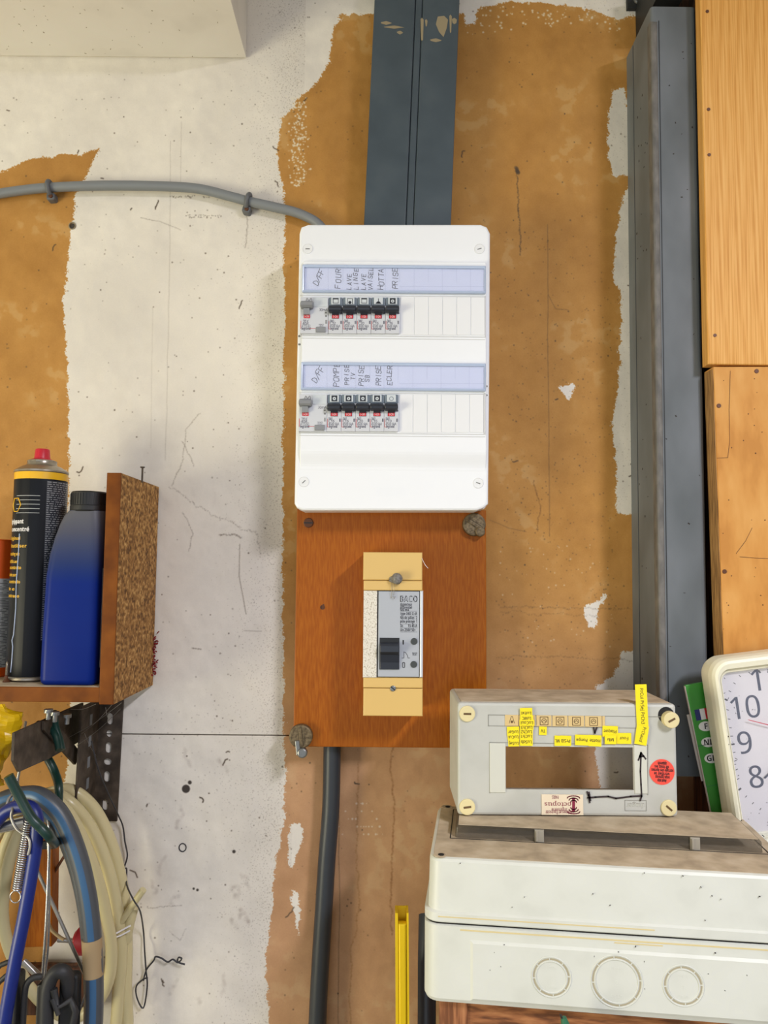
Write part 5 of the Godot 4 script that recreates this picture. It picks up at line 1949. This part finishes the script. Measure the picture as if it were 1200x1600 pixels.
	var sw := thing("wood_screw", "small wood screw standing on its head on the shelf before the orange tin", "screw", Vector3(c.x, y0, -0.955))
	b = MB.new()
	b.lathe(Vector3.ZERO, PackedVector2Array([Vector2(0, 0), Vector2(0.0045, 0.0), Vector2(0.0045, 0.001), Vector2(0.0017, 0.004), Vector2(0.0015, 0.008)]), 14)
	put(sw, "head", b, M.screw_brown)
	var th2 := PackedVector2Array()
	for i in 10:
		th2.append(Vector2(0.0012, 0.008 + i * 0.0016))
		th2.append(Vector2(0.0021 - i * 0.00008, 0.0088 + i * 0.0016))
	th2.append(Vector2(0, 0.026))
	b = MB.new()
	b.lathe(Vector3.ZERO, th2, 12)
	put(sw, "thread", b, M.can_metal)


# ------------------------------------------------------------------ ironwork and things hung under the shelf
func ironwork() -> void:
	# slotted angle iron on the wall
	var a := P(154, 1105, WALL)
	var e := P(190, 1105, WALL)
	var low := P(170, 1281, WALL).y
	var o := thing("slotted_angle", "dark slotted angle iron fixed upright to the wall under the shelf", "bracket", Vector3(a.x, low, -WALL), Vector3(0, 0, -0.02))
	var w := e.x - a.x
	var h := a.y - low + 0.012
	var s := 0.0009
	var b := MB.new()
	# wall leg, cut through by the slots
	var ys := [[1266, 12, 6], [1257, 5, 8.5], [1219, 5.5, 4.0], [1190, 5.5, 4.0], [1166, 5, 8.5], [1146, 5, 5], [1122, 5, 8.5]]
	var slots := [[P(170, 1256, WALL).y, 4.5, 8.0], [P(170, 1212, WALL).y, 4.5, 8.0], [P(170, 1189, WALL).y, 6.0, 4.8], [P(170, 1167, WALL).y, 4.5, 8.0], [P(170, 1145, WALL).y, 4.6, 5.2], [P(170, 1122, WALL).y, 4.5, 8.5]]
	var y := 0.0
	for k in slots.size() + 1:
		var y1: float = h if k == slots.size() else 0.0
		if k < slots.size():
			y1 = ((slots[k][0] + (slots[k + 1][0] if k + 1 < slots.size() else low + h)) / 2) - low
		var cell := Rect2(0, y, w, y1 - y)
		if k == slots.size():
			break
		var c := Vector2(w * 0.46, slots[k][0] - low)
		var hw: float = slots[k][1] * s
		var hh: float = slots[k][2] * s
		var hole := MB.rrect(Rect2(c.x - hw, c.y - hh, hw * 2, hh * 2), minf(hw, hh) * 0.98, 4)
		var outl := MB.rrect(cell, 0.00001, 4)
		b.rings([[hole, 0.001], [outl, 0.001], [outl, 0.004], [hole, 0.004], [hole, 0.001]], false, false, false)
		y = y1
	b.slab(Rect2(0, y, w, h - y), 0.001, 0.004)
	put(o, "wall_leg", b, M.iron)
	b = MB.new()
	b.slab(Rect2(-0.003, 0, 0.003, h), 0.001, 0.068, 0.0006)
	var leg := put(o, "standing_leg", b, M.iron)
	for k in 5:
		b = MB.new()
		b.slab(Rect2(-0.0002, h * (0.14 + k * 0.17), 0.0006, 0.014), 0.03, 0.038)
		put(leg, "slot", b, M.grey_cable)
	# shelf arm with its brace
	var p := P(122, 1104, 1.03)
	o = thing("shelf_arm", "dark steel arm with a diagonal brace under the left shelf", "bracket", Vector3(p.x - 0.006, p.y, -WALL))
	b = MB.new()
	b.xf = Transform3D(Basis(Vector3.UP, -PI / 2), Vector3.ZERO)
	# seen square on: u runs out from the wall
	b.extrude(PackedVector2Array([Vector2(0.02, -0.05), Vector2(0.12, -0.05), Vector2(0.2, -0.046), Vector2(0.215, -0.03), Vector2(0.215, 0.0), Vector2(0.02, 0.0)]), -0.0015, 0.0015)
	put(o, "arm", b, M.iron)
	b = MB.new()
	b.xf = Transform3D(Basis(Vector3.UP, -PI / 2), Vector3(0.004, 0, 0))
	b.extrude(PackedVector2Array([Vector2(0.03, -0.065), Vector2(0.05, -0.075), Vector2(0.15, -0.01), Vector2(0.15, 0.0), Vector2(0.13, 0.0)]), -0.0015, 0.0015)
	put(o, "brace", b, M.iron)
	for q in [[76, 1108, 0.93], [86, 1112, 0.93], [105, 1116, 0.96]]:
		var c := L(o, q[0], q[1], q[2])
		b = MB.new()
		b.lathe(c + Vector3(0, -0.012, 0), PackedVector2Array([Vector2(0, 0), Vector2(0.003, 0), Vector2(0.003, 0.008), Vector2(0.0055, 0.008), Vector2(0.0055, 0.012), Vector2(0, 0.012)]), 8)
		put(o, "bolt", b, M.screw_grey)

	# green coated hooks
	var base := P(52, 1150, 1.0)
	b = MB.new()
	b.tube(smooth_path(pathpx([[50, 1138, 1.01], [58, 1160, 1.0], [74, 1184, 0.99], [86, 1208, 0.985], [92, 1232, 0.969], [90, 1266, 0.969], [87, 1304, 0.966], [86, 1317, 0.94], [85, 1318, 0.9], [78, 1308, 0.857], [62, 1291, 0.85], [48, 1276, 0.848], [30, 1244, 0.846], [13, 1212, 0.842]], base), 6), 0.0052, 10)
	single("coated_hook", "long dark green coated hook that carries the coiled hoses", "hook", base, b, M.green_rod, "green coated hooks")
	base = P(85, 1130, 0.96)
	b = MB.new()
	b.tube(smooth_path(pathpx([[60, 1131, 0.97], [72, 1133, 0.96], [84, 1144, 0.95], [90, 1160, 0.945], [92, 1172, 0.94]], base), 6), 0.0042, 10)
	b.tube(smooth_path(pathpx([[84, 1112, 0.965], [87, 1135, 0.955], [93, 1155, 0.95], [97, 1172, 0.945]], base), 6), 0.0042, 10)
	single("coated_hook", "short dark green hook with two prongs just under the shelf", "hook", base, b, M.green_rod, "green coated hooks")
	# wire hanger
	base = P(36, 1155, 0.9)
	b = MB.new()
	b.tube(smooth_path(pathpx([[40, 1128, 0.92], [36, 1155, 0.9], [31, 1195, 0.9], [28, 1215, 0.9], [26, 1235, 0.9], [14, 1248, 0.895], [8, 1268, 0.89], [0, 1278, 0.885], [-20, 1300, 0.88]], base), 6), 0.0016, 8)
	b.tube(smooth_path(pathpx([[33, 1165, 0.899], [30, 1205, 0.899], [26, 1222, 0.897], [23, 1242, 0.886], [20, 1262, 0.87], [18, 1278, 0.868], [27, 1296, 0.866], [44, 1308, 0.864], [47, 1322, 0.862], [44, 1336, 0.86]], base), 6), 0.0016, 8)
	single("wire_hanger", "twisted grey wire hanger hooked under the shelf arm at the left edge", "hanger", base, b, M.wire)
	# spring
	base = P(46, 1275, 0.868)
	var tail := P(27, 1391, 0.868) - base
	b = MB.new()
	var pts := PackedVector3Array()
	var ax := tail.normalized()
	var sd := ax.cross(Vector3.BACK).normalized()
	var fr := sd.cross(ax).normalized()
	for i in 34 * 12:
		var t := i / (34.0 * 12.0)
		var an := i * TAU / 12
		pts.append(tail * t + (sd * cos(an) + fr * sin(an)) * (0.0048 if t > 0.12 else 0.0025 + t * 0.019))
	b.tube(pts, 0.0009, 5)
	var sp := single("spring", "bright steel tension spring with an end ring hanging at the left", "spring", base, b, M.chrome)
	b = MB.new()
	var rp := PackedVector3Array()
	for i in 20:
		rp.append(tail + ax * 0.0062 + Vector3(cos(i * TAU / 20) * 0.0058, sin(i * TAU / 20) * 0.0062, 0.002))
	b.tube(rp, 0.0007, 6, true)
	put(sp, "end_ring", b, M.chrome)


func hoses() -> void:
	# clear hose: three turns of one coil
	var base := P(120, 1240, 1.03)
	var loops := [
		[[92, 1236, 1.02], [118, 1238, 1.02], [150, 1268, 1.03], [176, 1325, 1.035], [192, 1395, 1.04], [197, 1460, 1.04], [196, 1540, 1.04], [192, 1640, 1.04], [120, 1720, 1.03], [20, 1700, 1.03], [-50, 1600, 1.03], [-50, 1450, 1.03], [-20, 1330, 1.02], [40, 1258, 1.01]],
		[[85, 1243, 1.0], [112, 1256, 1.0], [140, 1290, 1.01], [165, 1345, 1.015], [181, 1410, 1.02], [189, 1470, 1.025], [186, 1540, 1.03], [172, 1640, 1.03], [110, 1700, 1.02], [30, 1660, 1.02], [-18, 1540, 1.02], [-8, 1420, 1.01], [10, 1320, 1.0], [50, 1258, 0.99]],
		[[80, 1247, 0.985], [104, 1266, 0.985], [128, 1308, 0.99], [152, 1372, 0.995], [166, 1430, 1.0], [174, 1480, 1.005], [170, 1530, 1.01], [150, 1568, 1.015], [110, 1590, 1.015], [60, 1560, 1.015], [22, 1500, 1.01], [4, 1430, 1.0], [16, 1340, 0.99], [48, 1268, 0.98]]]
	var o := thing("clear_hose", "coil of yellowed clear plastic hose hanging behind the striped hose", "hose", base)
	for k in loops.size():
		var b := MB.new()
		b.tube(smooth_path(pathpx(loops[k], base), 6, true), [0.0082, 0.0078, 0.0074][k], 12, true)
		put(o, "hose_turn", b, M.hose_clear)
	var b := MB.new()
	b.tube(pathpx([[190, 1440, 1.02], [203, 1420, 1.015], [224, 1390, 1.01]], base), 0.0044, 10)
	put(o, "cut_end", b, M.hose_clear)
	b = MB.new()
	b.tube(pathpx([[197, 1470, 1.03], [203, 1440, 1.025], [209, 1418, 1.025]], base), 0.0065, 10)
	put(o, "cut_end", b, M.hose_clear)
	b = MB.new()
	b.tube(smooth_path(pathpx([[174, 1462, 1.006], [186, 1456, 1.01], [204, 1446, 1.012]], base), 4), 0.0012, 6)
	b.tube(smooth_path(pathpx([[175, 1466, 1.006], [188, 1462, 1.01], [203, 1454, 1.012]], base), 4), 0.001, 6)
	put(o, "tie", b, M.white_print)
	# striped hose
	base = P(60, 1245, 0.93)
	var tint := []
	var blue := Color(0.04, 0.115, 0.235)
	var gry := Color(0.07, 0.075, 0.088)
	for i in 18:
		tint.append(blue if i % 6 < 2 else gry)
	var hp := [[40, 1242, 0.935], [66, 1246, 0.93], [96, 1275, 0.93], [120, 1330, 0.93], [135, 1390, 0.93], [143, 1450, 0.93], [147, 1520, 0.93], [146, 1600, 0.93], [138, 1690, 0.93], [80, 1760, 0.93], [0, 1750, 0.93], [-70, 1650, 0.93], [-90, 1500, 0.93], [-70, 1360, 0.93], [-30, 1275, 0.935], [6, 1250, 0.935]]
	b = MB.new(true)
	b.tube(smooth_path(pathpx(hp, base), 8, true), 0.0105, 18, true, tint)
	var sh := single("striped_hose", "coil of grey hose with blue stripes and a taped patch, hanging on the green hook", "hose", base, b, M.hose_striped)
	b = MB.new(true)
	var h2 := []
	for q in hp:
		h2.append([q[0] - 4 if q[0] > 20 else q[0] + 4, q[1] + 16, q[2] + 0.021])
	b.tube(smooth_path(pathpx(h2, base), 8, true), 0.009, 18, true, tint)
	put(sh, "second_turn", b, M.hose_striped)
	b = MB.new()
	b.tube(pathpx([[143.5, 1466, 0.93], [145, 1495, 0.93], [146, 1524, 0.93]], base), 0.0114, 16)
	put(sh, "tape_patch", b, M.tape)


func hung_tools() -> void:
	# blue bent tube handle
	var base := P(60, 1290, 0.87)
	var b := MB.new()
	b.tube(smooth_path(pathpx([[-60, 1420, 0.88], [-20, 1310, 0.88], [2, 1275, 0.878], [24, 1261, 0.876], [46, 1261, 0.874], [57, 1276, 0.872], [57, 1310, 0.87], [50, 1360, 0.868], [38, 1430, 0.865], [24, 1500, 0.862], [10, 1580, 0.86], [-2, 1660, 0.86]], base), 6), 0.0072, 12)
	single("bent_tube", "bright blue coated bent tube hanging inside the hose coil", "tube", base, b, M.blue_tool)
	# silver cross tube
	base = P(20, 1288, 0.885)
	b = MB.new()
	b.tube(pathpx([[-40, 1300, 0.895], [20, 1287, 0.895], [41, 1282, 0.895]], base), 0.0078, 14)
	single("silver_tube", "short silver tube lying crosswise under the bent blue tube", "tube", base, b, M.chrome)
	# block of wood
	base = P(60, 1480, 0.99)
	var o := thing("wood_block", "brown wooden block hanging behind the bent blue tube", "wood block", base, Vector3(0, 0, 0.03))
	b = MB.new()
	b.slab(Rect2(-0.018, 0.0, 0.034, 0.142), -0.02, 0.0, 0.001)
	put(o, "block", b, M.board)
	b = MB.new()
	b.slab(Rect2(0.0, 0.118, 0.017, 0.01), -0.002, 0.002, 0.0008)
	put(o, "metal_band", b, M.steel_dark)
	# chrome rods
	base = P(75, 1400, 0.94)
	b = MB.new()
	b.tube(smooth_path(pathpx([[64, 1268, 0.95], [73, 1278, 0.945], [77, 1300, 0.94], [75, 1380, 0.94], [71, 1460, 0.94], [64, 1560, 0.94], [58, 1660, 0.94]], base), 6), 0.0017, 8)
	b.tube(smooth_path(pathpx([[75, 1310, 0.944], [77, 1400, 0.944], [75, 1480, 0.944], [69, 1530, 0.944]], base), 6), 0.0014, 8)
	single("chrome_rod", "thin chrome rod with a bent top hanging beside the bent blue tube", "rod", base, b, M.chrome)
	base = P(95, 1440, 0.955)
	b = MB.new()
	b.tube(pathpx([[53, 1350, 0.955], [95, 1440, 0.955], [136, 1530, 0.955]], base), 0.0021, 8)
	single("steel_rod", "thin grey steel rod slanting down inside the hose coil", "rod", base, b, M.wire)
	base = P(90, 1355, 1.0)
	b = MB.new()
	b.tube(pathpx([[105, 1330, 1.0], [77, 1376, 1.0]], base), 0.0018, 8)
	single("brown_stick", "short thin brown stick slanting behind the striped hose", "stick", base, b, M.dark_wood)
	base = P(78, 1470, 0.98)
	b = MB.new()
	b.tube(smooth_path(pathpx([[75, 1438, 0.98], [80, 1452, 0.98], [92, 1463, 0.98], [100, 1468, 0.98]], base), 5), 0.002, 8)
	single("beige_cord", "short beige cord end curling beside the red knob", "cord", base, b, M.tape)
	# red knob with its metal pin
	base = P(128, 1470, 1.0)
	o = thing("red_knob", "dark red round knob half hidden behind the striped hose", "knob", base)
	b = MB.new()
	b.xf = Transform3D(Basis(Vector3.BACK, PI / 2), Vector3.ZERO)
	b.lathe(Vector3.ZERO, PackedVector2Array([Vector2(0, -0.012), Vector2(0.013, -0.011), Vector2(0.0165, -0.006), Vector2(0.0165, 0.004), Vector2(0.012, 0.008), Vector2(0, 0.009)]), 18)
	put(o, "grip", b, M.red_knob)
	b = MB.new()
	b.tube(PackedVector3Array([Vector3(-0.006, 0, 0), Vector3(-0.03, 0.001, 0)]), 0.003, 10)
	put(o, "pin", b, M.chrome)
	# dark wooden crosspiece and black clamps at the bottom
	base = P(95, 1520, 1.062)
	b = MB.new()
	b.box(Vector3(0.0, -0.02, 0), Vector3(0.09, 0.06, 0.018), 0.002)
	single("dark_block", "dark brown wooden crosspiece low behind the tools", "wood block", base, b, M.dark_wood)
	base = P(90, 1600, 0.9)
	o = thing("black_clamp", "big black plastic spring clamp with a rounded grip at the bottom left", "clamp", base)
	b = MB.new()
	b.tube(smooth_path(pathpx([[72, 1680, 0.9], [73, 1580, 0.9], [76, 1540, 0.9], [86, 1520, 0.9], [98, 1518, 0.9], [106, 1528, 0.905], [108, 1550, 0.91], [116, 1572, 0.92]], base), 6), 0.0078, 10)
	put(o, "grip", b, M.black_rubber)
	b = MB.new()
	b.slab(Rect2(-0.003, -0.06, 0.022, 0.11), -0.016, -0.006, 0.003, 0.005)
	put(o, "web", b, M.cap_black)
	b = MB.new()
	b.tube(pathpx([[84, 1545, 0.895], [90, 1575, 0.895], [110, 1562, 0.895], [118, 1580, 0.9], [105, 1640, 0.9]], base), 0.004, 8)
	b.tube(pathpx([[82, 1560, 0.893], [92, 1585, 0.893]], base), 0.003, 8)
	put(o, "jaw", b, M.black_rubber)
	base = P(45, 1560, 0.91)
	b = MB.new()
	b.tube(smooth_path(pathpx([[66, 1526, 0.915], [52, 1528, 0.912], [42, 1538, 0.91], [38, 1560, 0.91], [35, 1620, 0.91], [34, 1680, 0.91]], base), 6), 0.0036, 10)
	single("black_hook", "thin black bent rod beside the black clamp", "hook", base, b, M.black_rubber, "black bent rods at the bottom left")
	base = P(5, 1540, 0.9)
	b = MB.new()
	b.tube(smooth_path(pathpx([[-30, 1560, 0.9], [-5, 1515, 0.9], [6, 1506, 0.9], [18, 1503, 0.9], [24, 1510, 0.9]], base), 6), 0.0028, 10)
	b.tube(smooth_path(pathpx([[-30, 1600, 0.9], [-8, 1545, 0.9], [6, 1528, 0.9], [20, 1518, 0.9]], base), 6), 0.003, 10)
	single("black_hook", "pair of black curved rods at the left edge behind the bent blue tube", "hook", base, b, M.black_rubber, "black bent rods at the bottom left")
	base = P(27, 1600, 0.9)
	b = MB.new()
	b.slab(Rect2(-0.014, -0.06, 0.012, 0.11), -0.02, 0.0, 0.002, 0.004)
	b.slab(Rect2(0.018, -0.06, 0.01, 0.1), -0.02, -0.004, 0.002, 0.003)
	single("black_bar", "flat black bars hanging low between the bent blue tube and the black clamp", "bar", base, b, M.cap_black)
	base = P(52, 1520, 0.96)
	b = MB.new()
	b.tube(pathpx([[36, 1502, 0.96], [62, 1526, 0.96]], base), 0.004, 8)
	single("grey_rod", "short thick grey rod pointing down right behind the bent blue tube", "rod", base, b, M.wire)
	base = P(125, 1570, 0.94)
	b = MB.new()
	b.tube(pathpx([[134, 1552, 0.94], [124, 1582, 0.94]], base), 0.0012, 6)
	single("cable_tie", "short white sliver of plastic by the striped hose near the bottom", "cable tie", base, b, M.white_print)

	# crumpled yellow bag
	base = P(0, 1150, 0.93)
	b = MB.new()
	var n := FastNoiseLite.new()
	n.seed = 5
	n.frequency = 18.0
	n.fractal_octaves = 3
	var rows := 26
	var cols := 30
	var grid := []
	for i in rows + 1:
		var line := PackedVector3Array()
		for j in cols:
			var t := i / float(rows)
			var ph := j * TAU / cols
			var rr := 0.04 * (1.0 - 0.4 * t) * (0.6 + 0.4 * minf(1.0, t * 8.0)) if t < 0.98 else 0.004
			var p := Vector3(cos(ph) * rr * 1.25 - 0.022, 0.038 - t * 0.098, sin(ph) * rr * 0.7)
			var k := n.get_noise_3d(p.x, p.y, p.z)
			line.append(p + Vector3(cos(ph), 0.3, sin(ph)) * k * 0.022)
		grid.append(line)
	for i in rows:
		for j in cols:
			var j2 := (j + 1) % cols
			b.quad(grid[i + 1][j], grid[i][j], grid[i][j2], grid[i + 1][j2], -1)
	single("yellow_bag", "crumpled yellow plastic bag hanging under the shelf at the left edge", "bag", base, b, M.yellow_bag)


func wall_bits() -> void:
	# loose black wire
	var base := P(195, 1314, 1.06)
	var d := 1.07
	var b := MB.new()
	var run := [[143, 1158, 1.0], [153, 1200, 1.01], [166, 1233, 1.03], [184, 1272, 1.06], [192, 1291, d], [195, 1314, d], [199, 1337, d], [194, 1356, d], [198, 1358, d], [198, 1382, 1.03], [208, 1405, 0.99], [219, 1424, 1.02], [224, 1454, d], [226, 1486, d], [228, 1515, d], [230, 1541, d], [224, 1575, d], [214, 1559, d], [213, 1541, d], [224, 1530, d], [231, 1528, d]]
	b.tube(smooth_path(pathpx(run, base), 5), 0.00105, 6)
	b.tube(smooth_path(pathpx([[224, 1532, d], [229, 1515, d], [240, 1501, d], [243, 1495, d], [252, 1497, d], [262, 1503, d], [270, 1499, d], [278, 1504, d], [284, 1498, d], [279, 1496, d], [278, 1503, d], [289, 1507, d]], base), 5), 0.0011, 6)
	single("loose_wire", "thin dark wire trailing down the white wall and ending in a squiggle", "wire", base, b, M.black_wire)
	# rim of a plugged hole
	for c in [[285.5, 1324, 0.0048, "small dark ring of a wall plug on the lower white wall"], [113, 353, 0.0046, "rim of an empty wall plug hole below the grey cable at the left"]]:
		var p := P(c[0], c[1], WALL)
		b = MB.new()
		var pts := PackedVector3Array()
		for i in 20:
			pts.append(Vector3(cos(i * TAU / 20) * c[2], sin(i * TAU / 20) * c[2] * 1.1, 0))
		b.tube(pts, 0.0008, 6, true)
		single("wall_plug", c[3], "wall plug", Vector3(p.x, p.y, -WALL + 0.0006), b, M.black_wire if c[0] > 200 else M.scuff)


func cobwebs() -> void:
	var base := P(150, 1120, 0.98)
	var b := MB.new()
	for q in [[190, 1098, 0.93, 108, 1152, 0.99], [176, 1100, 0.93, 128, 1146, 1.0], [188, 1108, 0.96, 120, 1165, 1.0], [132, 1146, 1.0, 150, 1180, 1.06], [165, 1105, 0.95, 170, 1125, 1.04], [110, 1108, 0.95, 150, 1100, 0.93]]:
		var a := P(q[0], q[1], q[2]) - base
		var e := P(q[3], q[4], q[5]) - base
		b.tube(smooth_path([a, (a + e) / 2 + Vector3(0, -0.003, 0), e], 5), 0.0003, 4)
	single("cobweb", "dusty cobweb threads between the shelf and the slotted angle iron", "cobweb", base, b, M.wire).set_meta("kind", "stuff")


func _ready() -> void:
	rng.seed = 20240
	lights()
	make_materials()
	for k in ["board", "oak", "ply", "shelf_edge", "can_dark", "steel"]:
		M[k].metallic_specular = 0.3
	M.blue_bottle.metallic_specular = 0.25
	strip_lamp()
	room()
	trunkings()
	right_boards()
	distribution_board()
	wooden_board()
	old_breaker()
	big_enclosure()
	small_enclosure()
	rack()
	clock()
	papers()
	shelf()
	cables()
	ironwork()
	hoses()
	hung_tools()
	wall_bits()
	cobwebs()
